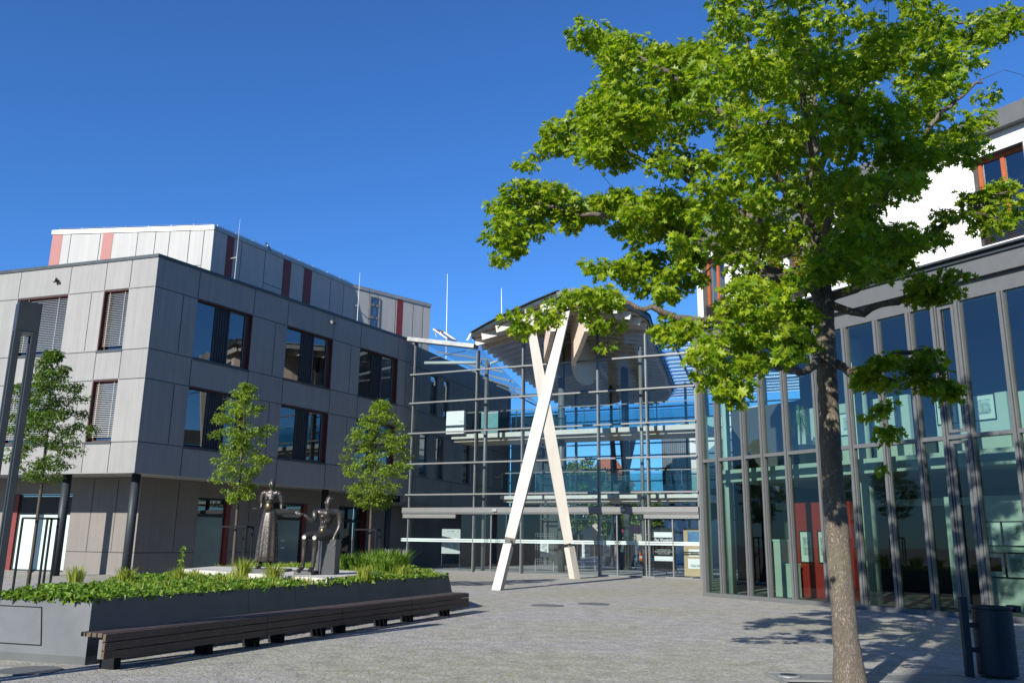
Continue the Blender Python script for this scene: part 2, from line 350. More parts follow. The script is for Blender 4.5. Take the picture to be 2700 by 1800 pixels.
for i in range(0, len(edges)-1, 2):
    a, b = edges[i], edges[i+1]; s = a+(b-a)*.66
    vj(FR, mb, s, 8.86, 11.33); vj(FR, mb, s, 5.17, 7.58)
mb.build('wall', [M['clad'], M['joint']], ob)
# left face
wl = [(.854, .527), (.305, .154)]
edgesm = []
opsL = []
for a, b in [(1.63, 1.30), (.854, .527), (.305, .154)]:
    s0, s1 = Ll-a*8.44, Ll-b*8.44
    for z in ZW: opsL.append((s0, s1, z[0], z[1]))
    edgesm += [s0, s1]
mb = MB(); FL.wall(mb, 0, Ll, BOT, TOP, opsL)
edL = [0]+edgesm+[Ll]
for z in (11.37, 8.82, 7.62, 5.13):
    for i in range(len(edL)-1):
        hj(FL, mb, edL[i]+.02, edL[i+1]-.02, z+(.02 if (i % 2 and z in (11.37, 7.62)) else (-.02 if i % 2 else 0)))
for x in edgesm: vj(FL, mb, x, 11.42, TOP); vj(FL, mb, x, 7.66, 8.78); vj(FL, mb, x, BOT, 5.08)
for i in range(0, len(edL)-1, 2):
    a, b = edL[i], edL[i+1]
    if i+2 < len(edL): s = a+(b-a)*.66; vj(FL, mb, s, 8.86, 11.33); vj(FL, mb, s, 5.17, 7.58)
mb.build('wall', [M['clad'], M['joint']], ob)
# windows
def win_frame(mb, f, s0, s1, z0, z1, d, t=.06, dd=.06, m=0):
    f.box(mb, s0, s1, z0, z0+t, d-dd, d, m); f.box(mb, s0, s1, z1-t, z1, d-dd, d, m)
    f.box(mb, s0, s0+t, z0+t, z1-t, d-dd, d, m); f.box(mb, s1-t, s1, z0+t, z1-t, d-dd, d, m)
for (s0, s1, z0, z1) in opsR:
    fm = MB(); win_frame(fm, FR, s0+.02, s1-.25, z0+.04, z1-.02, -.16)
    wd = s1-.25-s0; a1 = s0+wd*.40; a2 = s0+wd*.66
    FR.box(fm, a1-.04, a1+.05, z0+.1, z1-.08, -.22, -.158); FR.box(fm, a2-.05, a2+.04, z0+.1, z1-.08, -.22, -.158)
    W = fm.build('window', M['anth'], ob)
    pm = MB(); FR.quad(pm, s0+.08, a1-.04, z0+.1, z1-.08, -.19); FR.quad(pm, a2+.04, s1-.31, z0+.1, z1-.08, -.185)
    pm.build('pane', M['glass_win'], W)
    lm = MB(); FR.box(lm, a1+.05, a2-.05, z0+.1, z1-.08, -.26, -.19)
    k = 4
    for i in range(k):
        s = a1+.1+(a2-a1-.2)*(i+.5)/k; FR.box(lm, s-.03, s+.03, z0+.12, z1-.1, -.19, -.165)
    lm.build('vent_panel', M['anth'], W)
    rm = MB(); FR.box(rm, s1-.035, s1-.004, z0+.03, z1-.01, -.29, -.01); FR.box(rm, s0+.004, s1-.04, z1-.03, z1-.006, -.29, -.012)
    FR.box(rm, s1-.25, s1-.04, z0+.04, z1-.04, -.2, -.15)
    rm.build('reveal', M['darkred'], W)
    sm = MB(); FR.box(sm, s0-.02, s1+.02, z0-.06, z0+.03, -.28, .035); sm.build('sill', M['slate'], W)
    tm = MB(); win_frame(tm, FR, a2+.02, s1-.29, z0+.09, z1-.07, -.13, .025, .03); tm.build('fly_screen_frame', M['steel'], W)
for (s0, s1, z0, z1) in opsL:
    fm = MB(); win_frame(fm, FL, s0+.1, s1-.02, z0+.04, z1-.02, -.24, .07)
    W = fm.build('window', M['darkred'], ob)
    rm = MB(); FL.box(rm, s0+.004, s0+.04, z0+.03, z1-.01, -.29, -.01); FL.box(rm, s0+.045, s1-.004, z1-.035, z1-.006, -.29, -.012); rm.build('reveal', M['darkred'], W)
    bm_ = MB(); nn = int((z1-z0-.25)/.075)
    for i in range(nn):
        z = z0+.22+i*.075
        bm_.add([FL.p(s0+.12,z,-.10), FL.p(s1-.03,z,-.10), FL.p(s1-.03,z+.032,-.16), FL.p(s0+.12,z+.032,-.16)], [(0,1,2,3)])
    for q in (.2, .8): FL.box(bm_, s0+(s1-s0)*q-.006, s0+(s1-s0)*q+.006, z0+.2, z1-.05, -.09, -.085)
    bm_.build('blind', M['blind'], W)
    pm = MB(); FL.quad(pm, s0+.15, s1-.08, z0+.1, z1-.08, -.27); pm.build('pane', M['glass_win'], W)
    sm = MB(); FL.box(sm, s0-.02, s1+.02, z0-.06, z0+.03, -.28, .035); sm.build('sill', M['slate'], W)
# rooms behind the panes
mb = MB()
inn = lambda f, s, d: f.p(s, 0, d)
FR.box(mb, .5, Lr-.3, 4.2, 12.3, -2.6, -2.5); FL.box(mb, .5, Ll-2.6, 4.2, 12.3, -1.6, -1.5)
FR.box(mb, .5, Lr-.3, 7.9, 8.2, -2.5, -.31); FL.box(mb, .5, Ll-2.6, 7.9, 8.2, -1.5, -.31)
mb.build('room_wall', M['interior'], ob)
# roof slab, coping, soffit
P3 = FR.p(Lr, 0, -12); P4 = FL.p(0, 0, -12)
poly = [(W0[0], W0[1]), C, E1, (P3.x, P3.y), (P4.x, P4.y)]
ins = [FL.p(0,0,-.31), Vector((C[0]-.02, C[1]+.38, 0)), FR.p(Lr,0,-.31), P3, P4]
mb = MB(); mb.prism([(p.x, p.y) for p in ins], 12.2, 12.45); mb.build('roof', M['slate'], ob)
mb = MB(); FR.box(mb, -.03, Lr, TOP, TOP+.14, -.34, .04); FL.box(mb, 0, Ll+.02, TOP+.0, TOP+.14, -.34, .042)
mb.build('coping', M['slate'], ob)
mb = MB(); mb.prism([(p.x, p.y) for p in ins], BOT+.05, BOT+.25); FR.box(mb, .01, Lr, BOT-.02, BOT-.004, -.33, .0); FL.box(mb, 0, Ll-.01, BOT-.02, BOT-.004, -.33, .0); mb.build('soffit', M['soffit'], ob)
# recessed ground floor
IC = (-15.46, 36.3)
G2 = (IC[0]+(E1[0]-C[0]), IC[1]+(E1[1]-C[1])); G1 = (IC[0]-24, IC[1]+8.1)
GR = Fr(IC, G2); GL = Fr(G1, IC)
mb = MB()
opR = [(3.0, 4.9, .05, 3.3), (7.1, 9.9, .05, 3.3), (12.3, 14.6, .05, 3.3)]
GR.wall(mb, 0, GR.L, 0, BOT+.04, opR, .25)
for s in (1.9, 6.0, 11.0): vj(GR, mb, s, .9, 3.9)
for a, b in ((0, 3.0), (4.9, 7.1), (9.9, 12.3)): hj(GR, mb, a+.02, b-.02, .9)
opL2 = [(GL.L-7.0, GL.L-3.6, .05, 3.3), (GL.L-16, GL.L-12, .05, 3.3)]
GL.wall(mb, 0, GL.L, 0, BOT+.04, opL2, .25)
for s in (1.2, 2.5, 8.3): vj(GL, mb, GL.L-s, .9, 3.9)
hj(GL, mb, GL.L-3.58, GL.L-.02, .9); hj(GL, mb, GL.L-11.9, GL.L-7.02, .9)
mb.build('ground_floor_wall', [M['clad_brown'], M['joint']], ob)
for i, (s0, s1, z0, z1) in enumerate(opR):
    fm = MB(); win_frame(fm, GR, s0+.02, s1-.28, z0, z1-.02, -.1, .07)
    GR.box(fm, s0+.09, s1-.35, 2.45, 2.6, -.15, -.098)
    if i == 2:
        GR.box(fm, s0+1.1, s0+1.2, .1, 2.44, -.15, -.098)
        W = fm.build('door', M['anth'], ob)
        h = MB(); h.tube([GR.p(s0+1.3, .9, -.04), GR.p(s0+1.3, 1.5, -.04)], .02); h.build('handle', M['rod'], W)
        q = MB(); GR.quad(q, s0+.08, s1-.34, .1, 3.2, -.12); q.build('pane', M['glass_fac'], W)
    else:
        W = fm.build('window', M['anth'], ob)
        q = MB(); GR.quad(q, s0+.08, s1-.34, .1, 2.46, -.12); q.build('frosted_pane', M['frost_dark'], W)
        q = MB(); GR.quad(q, s0+.08, s1-.34, 2.58, 3.2, -.12); q.build('pane', M['glass_win'], W)
        if i == 1:
            q = MB()
            for zz in (1.05, 1.4): GR.box(q, s0+1.2, s0+1.5, zz, zz+.1, -.118, -.114)
            q.build('notice', M['paper'], W)
    rm = MB(); GR.box(rm, s1-.26, s1-.01, z0, z1-.01, -.24, -.02); rm.build('jamb', M['red'], W)
for i, (s0, s1, z0, z1) in enumerate(opL2):
    fm = MB(); win_frame(fm, GL, s0+.42, s1-.02, z0, z1-.02, -.1, .06); GL.box(fm, s0+.48, s1-.08, 2.42, 2.56, -.15, -.098); W = fm.build('window', M['anth'], ob)
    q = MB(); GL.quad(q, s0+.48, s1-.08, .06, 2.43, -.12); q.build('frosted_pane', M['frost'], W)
    q = MB(); GL.quad(q, s0+.48, s1-.08, 2.55, 3.2, -.12); q.build('pane', M['dark'], W)
    rm = MB(); GL.box(rm, s0+.01, s0+.4, z0, z1-.01, -.24, -.02); rm.build('jamb', M['red'], W)
mb = MB(); GR.box(mb, 1, GR.L, .02, 3.9, -3.1, -3.0); mb.build('room_wall', M['dark'], ob)
# round columns
def col_at(px, ray_y):
    p = at(px, 1515, ray_y); return p.x
colp = [(-14.68, 33.9), (-17.94, 35.0), (-21.6, 36.24), (-25.3, 37.5)]
for px in (846, 1017):
    # column row .9 m inside the long face
    q = FR.p(0, 0, -.9); r = at(px, 1480, 1.0); a = r.x/r.y
    s = (a*q.y-q.x)/(FR.u.x-a*FR.u.y); c = q+FR.u*s; colp.append((c.x, c.y))
for x, y in colp:
    mb = MB(); mb.lathe((x, y, 0), [(.17, 0), (.17, BOT+.02)], 24); mb.build('column', M['anth'], ob, smooth=True)
# roof block
U0, U1, U2, UL = (-14.9, 40.14), (-9.77, 49.86), (-5.39, 54.12), (-23.47, 41.2)
ZB, ZT = 12.45, 16.45
UF = [Fr(UL, U0), Fr(U0, U1), Fr(U1, U2)]
blk = MB(); bp = [UL, U0, U1, U2, (-12, 62), (-22, 56)]
blk.prism(bp, ZB, ZT, 0)
f = UF[0]
for s in (3.1, 5.4, 6.3, 7.2, 8.2, 9.3): pass
ub = None
for s in (1.0, 2.6, 4.6, 5.55, 6.3, 7.35, 8.1): vj(f, blk, s*f.L/8.6*1.0, ZB, ZT-.02)
for a, b in ((.6, 1.7), (5.55, 6.3), (7.35, 8.1)): hj(f, blk, a, b, 14.6)
f = UF[1]
for s in (1.9, 3.6, 5.4, 7.2, 9.0, 10.2): vj(f, blk, s, ZB, ZT-.02)
hj(f, blk, 3.6, 5.4, 14.7)
f = UF[2]
for s in (1.3, 3.3, 4.7, 5.5): vj(f, blk, s, ZB, ZT-.02)
ub = blk.build('roof_block', [M['clad_light'], M['joint']], ob)
def stripe(f, s0, s1, mat):
    r = MB(); f.box(r, s0, s1, ZB, ZT-.01, -.02, .012); r.build('red_panel', mat, ub)
stripe(UF[0], 0.0, .55, M['red_sunlit']); stripe(UF[0], 2.75, 3.3, M['red_sunlit'])
def sfrac(f, px, py=700):
    r = at(px, py, 1.0); a = r.x; q = f.A
    return (a*q.y-q.x)/(f.u.x-a*f.u.y)
for f, p0, p1 in ((UF[1], 593, 612), (UF[1], 747, 768), (UF[1], 803, 824), (UF[2], 1052, 1067)):
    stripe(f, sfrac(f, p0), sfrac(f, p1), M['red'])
mb = MB()
for i, f in enumerate(UF): f.box(mb, -.05, f.L+.04, ZT+.001*i, ZT+.22+.001*i, -.3, .05+.002*i, 0)
mb.build('coping', M['zinc'], ub)
f = UF[2]; a, b = sfrac(f, 973, 820), sfrac(f, 1001, 820)
mb = MB(); win_frame(mb, f, a, b, ZB+.6, ZT-.25, .05, .08, .04)
for z in (13.9, 14.8, 15.6): f.box(mb, a+.08, b-.08, z, z+.14, .012, .045)
W = mb.build('window', M['clad_brown'], ub)
mb = MB(); f.quad(mb, a+.08, b-.08, ZB+.68, ZT-.33, .02); mb.build('pane', M['glass_win'], W)
# handrail wires on the roof block
mb = MB()
for f in UF[:2]:
    n = int(f.L/1.25)
    for i in range(n+1):
        s = .3+i*1.2
        if s < f.L: mb.tube([f.p(s, ZT+.2, -.1), f.p(s, ZT+.36, -.1)], .035, 6)
    mb.tube([f.p(.3, ZT+.34, -.1), f.p(f.L-.1, ZT+.34, -.1)], .014, 5)
mb.build('roof_wire', M['rod'], ub)
# lightning rods on roof block and atrium
def rod(base, top, label, brackets=None, cap=None):
    o = empty('lightning_rod', base, label=label, cat='lightning rod', group='lightning rods on the roofs')
    m = MB(); m.tube([base, (Vector(base)+Vector(top))/2, top], [.03, .022, .008], 6); m.build('rod', M['rod'], o)
    if brackets:
        m = MB()
        for z, n in brackets: p = Vector((base[0], base[1], z)); m.beam(p, p-n, .04, .06)
        m.build('bracket', M['rod'], o)
for px, pt, lab in ((612, 610, 'thin rod bracketed to the first red stripe near the roof block corner'), (938, 742, 'thin bracketed rod left of the narrow roof block window')):
    f = UF[1] if px < 900 else UF[2]
    s = max(.2, sfrac(f, 605 if px < 900 else 938, 700)); n = f.n*.45
    b = f.p(s, ZB, .45); rod(b, b+Vector((0, 0, ZT+.9-ZB)), lab, [(13.4, n), (15.3, n)])
b = at(1178, 893, 52); b.z -= 1.5; rod(b, at(1180, 722, 52), 'tallest lightning rod, standing against the sky beside the open skylight')
b = at(1325, 850, 52); b.z -= 1.5; rod(b, at(1322, 760, 52), 'shorter lightning rod rising behind the timber canopy')
# magpie on the roof block
f = UF[1]; s = sfrac(f, 706, 660); p = f.p(s, ZT+.22, -.1)
mg = empty('magpie', p, label='small black and white bird perched on the roof edge', cat='bird')
m = MB(); m.tube([p+Vector((-.1,0,.30)), p+Vector((-.06,0,.30)), p+Vector((-.02,0,.27)), p+Vector((.04,0,.19)), p+Vector((.10,0,.10)), p+Vector((.16,0,.02)), p+Vector((.28,0,-.14))], [.005,.03,.045,.065,.055,.02,.012], 10); m.build('body', M['ink'], mg, smooth=True)
m = MB(); m.tube([p+Vector((.0,-.03,.23)), p+Vector((.06,-.045,.15)), p+Vector((.11,-.03,.08))], [.015,.035,.01], 8); m.build('wing', M['paper'], mg, smooth=True)
m = MB(); m.tube([p+Vector((.05,0,.15)), p+Vector((.05,0,0))], .008, 5); m.build('leg', M['ink'], mg)
# cameras
def seccam(p, n, label):
    o = empty('security_camera', p, label=label, cat='camera', group='security cameras under the eaves')
    m = MB(); m.beam(p, p+n*.12, .06, .06); m.build('bracket', M['anth'], o)
    m = MB(); m.tube([p+n*.12+Vector((0,0,.08)), p+n*.16+Vector((0,0,-.08))], [.10, .07], 12); m.build('housing', M['steel_light'], o)
    m = MB(); m.lathe(p+n*.2+Vector((.12,0,-.03)), [(.02,-.06),(.06,-.03),(.06,.03),(.02,.06)], 12); m.build('lens', M['ink'], o)
def onf(f, px, py):
    r = at(px, py, 1.0); q = f.A; a = r.x; s = (a*q.y-q.x)/(f.u.x-a*f.u.y); c = q+f.u*s
    return s, EYE+(r.z-EYE)*c.y
s, z = onf(FL, 152, 741); seccam(FL.p(s, z, 0), FL.n, 'small wall camera on the sunlit left face under the eaves')
s, z = onf(FR, 870, 851); seccam(FR.p(s, z, 0), FR.n, 'small wall camera above the middle windows of the shaded face')

# ================================================================== ATRIUM
at_ = empty('glass_atrium', (FA[0], FA[1], 0), label='glass entrance hall with timber canopy between the grey and white buildings', cat='building')
L = F.L
bars = [10.57, 8.95, 7.27, 5.6, 3.95]
ms = [0.02, .252*L, .424*L, .687*L, .846*L, L-.02]
tops = [12.5, 11.7, 12.6, 12.6, 11.9, 11.9]
for s, tz in zip(ms, tops):
    m = MB(); F.box(m, s-.055, s+.055, .01, tz, -.28, -.06); F.box(m, s-.03, s+.03, .01, tz, -.06, -.0); m.build('mullion', M['steel'], at_)
# round-ish steel posts right behind the mullions
for s in (ms[1]+.35, ms[4]-.4):
    m = MB(); m.lathe(F.p(s, 0, -.5), [(.09, 0), (.09, 11.2)], 14); m.build('post', M['steel_light'], at_, smooth=True)
for z in bars:
    m = MB(); F.box(m, -.15, L, z-.038, z+.038, .004, .13); F.box(m, -.15, L, z-.025, z+.025, -.05, .004); m.build('transom', M['steel_light'], at_)
m = MB(); F.box(m, -.25, L, 3.0, 3.26, .005, .22); F.box(m, -.25, L, 2.93, 3.0, .005, .16); F.box(m, -.25, 3.0, 2.72, 2.92, .005, .12); F.box(m, 13.2, L, 2.72, 2.92, .005, .12); m.build('door_header', M['steel_light'], at_)
zz = [.05, 3.0]+bars[::-1]
for i in range(5):
    a, b = ms[i]+.03, ms[i+1]-.03
    g0 = MB(); F.quad(g0, a, b, .05, 2.94, -.02)
    lv = [3.26]+bars[::-1]
    for c, d in zip(lv, lv[1:]): F.quad(g0, a, b, c+.05, d-.05, -.02)
    ta, tb = (12.45, 11.75) if i == 0 else ((11.62, 12.1) if i == 1 else ((12.2, 12.35) if i == 2 else ((12.35, 12.0) if i == 3 else (11.8, 11.8))))
    g0.add([F.p(a, 10.62, -.02), F.p(b, 10.62, -.02), F.p(b, tb, -.02), F.p(a, ta, -.02)], [(0,1,2,3)])
    g0.build('glass_pane', M['glass_fac'], at_)
# doors
for i, s in enumerate((5.05, .687*L+.95, 13.25, 14.55)):
    m = MB(); F.box(m, s-.025, s+.025, .02, 2.95, -.06, .02); F.box(m, s-.9, s+.9, .02, .08, -.05, .012); m.build('door_rail', M['steel_light'], at_)
m = MB()
F.box(m, -.4, L, 1.60, 1.66, -.016, -.008); F.box(m, -.4, L, 1.50, 1.57, -.016, -.008)
m.build('safety_stripe', M['frost'], at_)
m = MB()
for s0, dr in ((.687*L+.75, 1), (.687*L+1.15, -1), (5.25, 1), (4.6, 1)):
    for k in range(3):
        s = s0+k*.09*dr
        for zq in (1.46, 1.70):
            m.add([F.p(s, zq, -.005), F.p(s+.03, zq, -.005), F.p(s+.03+.12*dr, 1.58, -.005), F.p(s+.12*dr, 1.58, -.005)], [(0,1,2,3)])
m.build('chevron_mark', M['ink'], at_)
for px in (1310, 1646):
    s, z = onf(F, px, 1345); m = MB(); F.box(m, s-.12, s+.12, 3.05, 3.18, .221, .30); m.build('motion_sensor', M['zinc'], at_)
# bird silhouettes on the panes
def gull(s, z, sc, fl=1):
    pts = [(-1,.35),(-.6,.5),(-.25,.15),(0,0),(.3,.25),(.7,.3),(1,-.05),(.6,.12),(.3,.02),(.05,-.3),(-.2,-.05),(-.6,.3)]
    m = MB(); n = len(pts)
    m.add([F.p(s+x*sc*fl, z+y*sc*.6, -.012) for x, y in pts], [tuple(range(n))]); m.build('bird_sticker', M['ink'], at_)
for px, py, sc in ((1161, 1049, .18), (1322, 1085, .26), (1227, 1123, .27), (1190, 1078, .14), (1311, 1257, .26), (1238, 1133, .0), (1640, 1250, .3), (1665, 1182, .15), (1775, 1250, .2), (1832, 1167, .2), (1515, 1243, .22)):
    if sc: s, z = onf(F, px, py); gull(s, z, sc)
# gutter, left glass roof, tubes
m = MB(); m.beam(F.p(-.3, 12.62, .1), F.p(.25*L, 11.85, .1), .5, .22); m.build('gutter', M['zinc'], at_)
inw = (-.17, 61.7)
m = MB()
lt = [F.p(0, 12.65, -.2), F.p(.25*L, 11.95, -.2), Vector((2.2, 62, 11.2)), Vector((inw[0], inw[1], 12.3))]
m.add(lt, [(0,1,2,3)]); m.build('roof_glass', M['glass_thin'], at_)
m = MB()
for i in range(7):
    k = i/6; a = lt[0].lerp(lt[3], k); b = lt[1].lerp(lt[2], k); m.beam(a-Vector((0,0,.1)), b-Vector((0,0,.1)), .05, .09)
m.build('roof_bar', M['steel'], at_)
m = MB(); m.tube([F.p(.35, 11.35, -.6), F.p(.25*L, 11.1, -.6)], .09, 12); m.build('roof_tube', M['offwhite'], at_, smooth=True)
m = MB(); m.tube([F.p(.25*L+.35, 0.1, -.7), F.p(.25*L+.35, 10.7, -.7), F.p(.25*L+.5, 11.05, -.75), F.p(.25*L+.9, 11.15, -.8)], .07, 12); m.build('drain_pipe', M['offwhite'], at_, smooth=True)
m = MB(); m.tube([F.p(.6, 11.6, -.7), F.p(3.9, 12.0, -.7)], .02, 6); m.tube([F.p(3.3, 10.9, -.7), F.p(4.4, 11.0, -.7)], .02, 6); m.build('tie_rod', M['rod'], at_)
# open skylight and a rail on the roof
sk = empty('skylight', at(1185, 893, 50), label='open tilted skylight on the roof of the glass hall', cat='skylight')
m = MB(); a, b = at(1143, 868, 50), at(1178, 892, 50); dv = Vector((.5, 1.0, .1))
for p, q in ((a, b), (b, b+dv), (b+dv, a+dv), (a+dv, a)): m.beam(p, q, .09, .09)
m.build('frame', M['timber'], sk)
m = MB(); m.add([a, b, b+dv, a+dv], [(0,1,2,3)]); m.build('pane', M['glass_win'], sk)
m = MB(); m.tube([a+Vector((.05,.2,-.05)), at(1152, 890, 50)], .03, 6); m.build('strut', M['rod'], sk)
rr = empty('roof_ladder', at(1235, 900, 50), label='bent tubular ladder rail at the left tip of the timber canopy', cat='rail')
m = MB()
m.tube([at(1232, 897, 50), at(1240, 882, 50), at(1250, 875, 50), at(1262, 875, 50)], .03, 6); m.tube([at(1247, 897, 50), at(1247, 877, 50)], .03, 6); m.build('rail', M['rod'], rr)
# left inner wall (office building face going on inside the hall)
E2 = inw; IW = Fr(E1, E2)
m = MB(); ops = [(2.6, 3.6, 8.8, 11.2), (4.4, 5.2, 8.8, 11.2), (1.5, 2.6, 5.1, 7.6), (3.6, 4.7, 5.1, 7.6), (7.4, 8.6, 5.1, 7.6)]
IW.wall(m, .02, IW.L, 3.6, 12.5, ops, .3)
for z in (11.3, 8.75, 7.65, 5.05): hj(IW, m, .1, IW.L, z)
for s in (1.1, 5.8, 9.5, 12.5): vj(IW, m, s, 3.6, 12.5)
m.build('inner_wall', [M['clad'], M['joint']], at_)
for s0, s1, z0, z1 in ops:
    m = MB(); win_frame(m, IW, s0+.02, s1-.02, z0+.02, z1-.02, -.1); W = m.build('window', M['steel'], at_)
    m = MB(); IW.quad(m, s0+.07, s1-.07, z0+.07, z1-.07, -.14); m.build('pane', M['glass_win'], W)
m = MB(); IW.box(m, .1, IW.L, .01, 3.6, -2.4, -2.2); IW.box(m, .1, IW.L, 3.42, 3.59, -2.2, .0); IW.box(m, .0, IW.L, .5, 12, -3.2, -3.0); IW.box(m, IW.L-.3, IW.L-.05, .01, 3.41, -2.19, -.05)
m.build('inner_ground_wall', M['clad_brown'], at_)
# decks
def deck(s0, s1, d0, d1, zt, zb, nm='bridge'):
    m = MB(); F.box(m, s0, s1, zb+.1, zt, d1, d0, 0); B = m.build(nm, M['stone'], at_)
    m = MB(); F.box(m, s0+.05, s1-.05, zb-.05, zb+.096, d1+.05, d0-.25); m.build('deck_underside', M['timber'], B)
    m = MB(); F.quad(m, s0, s1, zt+.05, zt+1.15, d0-.08); m.build('balustrade', M['glass_bal'], B)
    m = MB(); F.box(m, s0, s1, zt+1.2, zt+1.25, d0-.12, d0-.06)
    for k in range(int((s1-s0)/2)+1): F.box(m, s0+k*2, s0+k*2+.04, zt+.02, zt+1.2, d0-.16, d0-.11)
    m.build('handrail', M['steel_light'], B)
    m = MB(); F.quad(m, s0, s1, zt+.05, zt+1.15, d1+.08); F.box(m, s0, s1, zt+1.18, zt+1.23, d1+.05, d1+.1); m.build('rear_balustrade', M['glass_bal'], B)
deck(1.2, L-.1, -2.4, -5.0, 7.45, 7.1)
deck(4.4, L-.1, -2.4, -5.0, 3.98, 3.7)
# pale parapet blocks by the second floor deck
m = MB(); F.box(m, 1.0, 2.15, 7.46, 8.75, -2.35, -2.1); F.box(m, 3.05, 4.1, 7.5, 8.65, -2.6, -2.5); m.build('parapet', M['white'], at_)
m = MB(); F.box(m, L-1.0, L-.12, 4.0, 5.9, -3.0, -2.9); m.build('parapet', M['stone'], at_)
# interior columns
for px, Y, r in ((1480, 47.1, .19), (1655, 52.0, .23)):
    p = at(px, 1505, Y); m = MB(); m.lathe((p.x, p.y, 0), [(r, 0), (r, 12.2)], 28); m.build('column', M['steel'], at_, smooth=True)
for s in (2, 9.5):
    pass
# inner raking struts
for a, b in ((at(1640, 1500, 53), at(1612, 1130, 57)), (at(1665, 1480, 60), at(1640, 1150, 58)), (at(1600, 1440, 62), at(1675, 1130, 58))):
    a.z = .02; m = MB(); m.beam(a, b, .3, .3); m.build('inner_strut', M['steel'], at_)
# rear glass wall
RA = (inw[0], inw[1]); RBk = (RA[0]+F.u.x*26, RA[1]+F.u.y*26); RF = Fr(RA, RBk)
for k in range(11):
    s = k*2.6; m = MB(); RF.box(m, s-.06, s+.06, 0.01, 12.2, -.25, 0); m.build('rear_mullion', M['anth'], at_)
for z in (3.1, 3.95, 5.6, 6.4, 7.3, 8.1, 8.95, 9.7, 10.5, 11.9):
    m = MB(); RF.box(m, 0, 26, z-.045, z+.045, .001, .07); m.build('rear_transom', M['anth'], at_)
m = MB()
for k in range(10): RF.quad(m, k*2.6+.06, k*2.6+2.54, 3.2, 11.9, -.05)
m.build('rear_glass', M['glass_thin'], at_)
m = MB(); RF.box(m, .1, 4.2, .01, 10.4, -.8, -.3); m.build('rear_wall', M['interior'], at_)

# canopy: leaf-shaped gabled timber roof
Mc = Vector((2.3, 43.4, 0)); cu = F.u.copy()
def ax(t): return Mc+(Vector((-.12, .993, 0))*t if t < 0 else Vector((.276, .961, 0))*t)
ridge = lambda t: 13.35-.035*max(t, 0)+.03*min(t, 0)
prof = [(-4.0, .35), (-3.4, 1.5), (-2.5, 2.7), (-1.2, 3.9), (0, 4.7), (5, 4.5), (11, 4.4), (17, 4.3), (20, 3.7), (22.5, 2.2), (24, .5)]
def hw(t):
    for (a, x), (b, y) in zip(prof, prof[1:]):
        if a <= t <= b: return x+(y-x)*(t-a)/(b-a)
    return prof[-1][1]
SL = .19
def cp(t, s, dz=0): p = ax(t)+cu*s; p.z = ridge(t)-abs(s)*SL+dz; return p
cn = MB()
for (a, x), (b, y) in zip(prof, prof[1:]):
    for sg in (-1, 1):
        ps = [cp(a, 0), cp(a, sg*(x+.25)), cp(b, sg*(y+.25)), cp(b, 0)]
        lo = [p.copy() for p in ps]; hi = [p+Vector((0, 0, .12)) for p in ps]
        if sg < 0: lo.reverse(); hi.reverse()
        cn.hexa(lo+hi)
CN = cn.build('canopy', M['timber'], at_)
m = MB()
for sg in (-1, 1):
    for (a, x), (b, y) in zip(prof, prof[1:]):
        m.beam(cp(a, sg*(x+.28), .10), cp(b, sg*(y+.28), .10), .10, .26)
        m.beam(cp(a, sg*(x+.22), .27), cp(b, sg*(y+.22), .27), .34, .05)
m.beam(cp(-4.05, -.7, .1), cp(-4.05, .0, .1), .1, .26); m.beam(cp(-4.05, .7, .1), cp(-4.05, 0, .1), .1, .26)
m.build('fascia', M['slate'], CN)
t = -3.5; i = 0
while t < 23:
    h = hw(t)
    if h > .9:
        for sg in (-1, 1):
            m = MB(); a = cp(t, sg*.12, -.26); b = cp(t, sg*(h+.12), -.26)
            m.beam(a, b, .20, .46, h2=.38)
            m.build('rafter', M['timberwhite'] if t < -.4 else M['timber'], CN)
    t += .95; i += 1
# ridge girders: two curved fins hanging below the deck
for dx, ln, dep in ((-.75, 15, 2.3), (1.0, 17, 2.6)):
    m = MB(); n = 12; top = []; bot = []
    for k in range(n+1):
        q = k/n; tt = -3.2+q*ln; d = dep*math.sin(math.pi*min(1, q*1.15+.12))**.8 if q*1.15+.12 < 1 else .05
        p = cp(tt, dx*(1-q*.6), -.02); top.append(p); bot.append(p-Vector((0, 0, .45+max(d, .0))))
    for k in range(n):
        x = cu*.13
        m.hexa([bot[k]-x, bot[k]+x, bot[k+1]+x, bot[k+1]-x, top[k]-x, top[k]+x, top[k+1]+x, top[k+1]-x])
    m.build('girder', M['timber'], CN)
# raking timber supports (thicker in the middle)
def raking(base, top, wid, axis):
    base, top = Vector(base), Vector(top); m = MB(); n = 14
    d = (top-base).normalized(); x = axis.copy(); x = (x-d*x.dot(d)).normalized(); y = d.cross(x)
    rings = []
    for k in range(n+1):
        q = .13+.87*k/n; ww = wid*(1+.5*math.sin(math.pi*q)**1.2); p = base.lerp(top, q)
        rings.append([p-x*ww/2-y*ww/2, p+x*ww/2-y*ww/2, p+x*ww/2+y*ww/2, p-x*ww/2+y*ww/2])
    vs = [v for r in rings for v in r]; fs = [(3,2,1,0), tuple(4*n+i for i in range(4))]
    for k in range(n):
        for j in range(4): fs.append((4*k+j, 4*k+(j+1) % 4, 4*k+4+(j+1) % 4, 4*k+4+j))
    m.add(vs, fs); Lg = m.build('raking_support', M['timberwhite'], at_)
    m = MB(); p = base.lerp(top, .115)
    m.beam(base-d*.1, p, wid*1.0, wid*1.0); m.build('base_block', M['timberwhite'], Lg)
    m = MB(); m.tube([p-d*.02, base.lerp(top, .135)], wid*.3, 10); m.build('steel_pin', M['steel'], Lg)
raking((-.36, 29.44, 0), at(1499, 800, 38.2), .30, Vector((1, 0, 0)))
raking((2.95, 39.4, 0), at(1392, 815, 37.6), .34, Vector((1, 0, 0)))
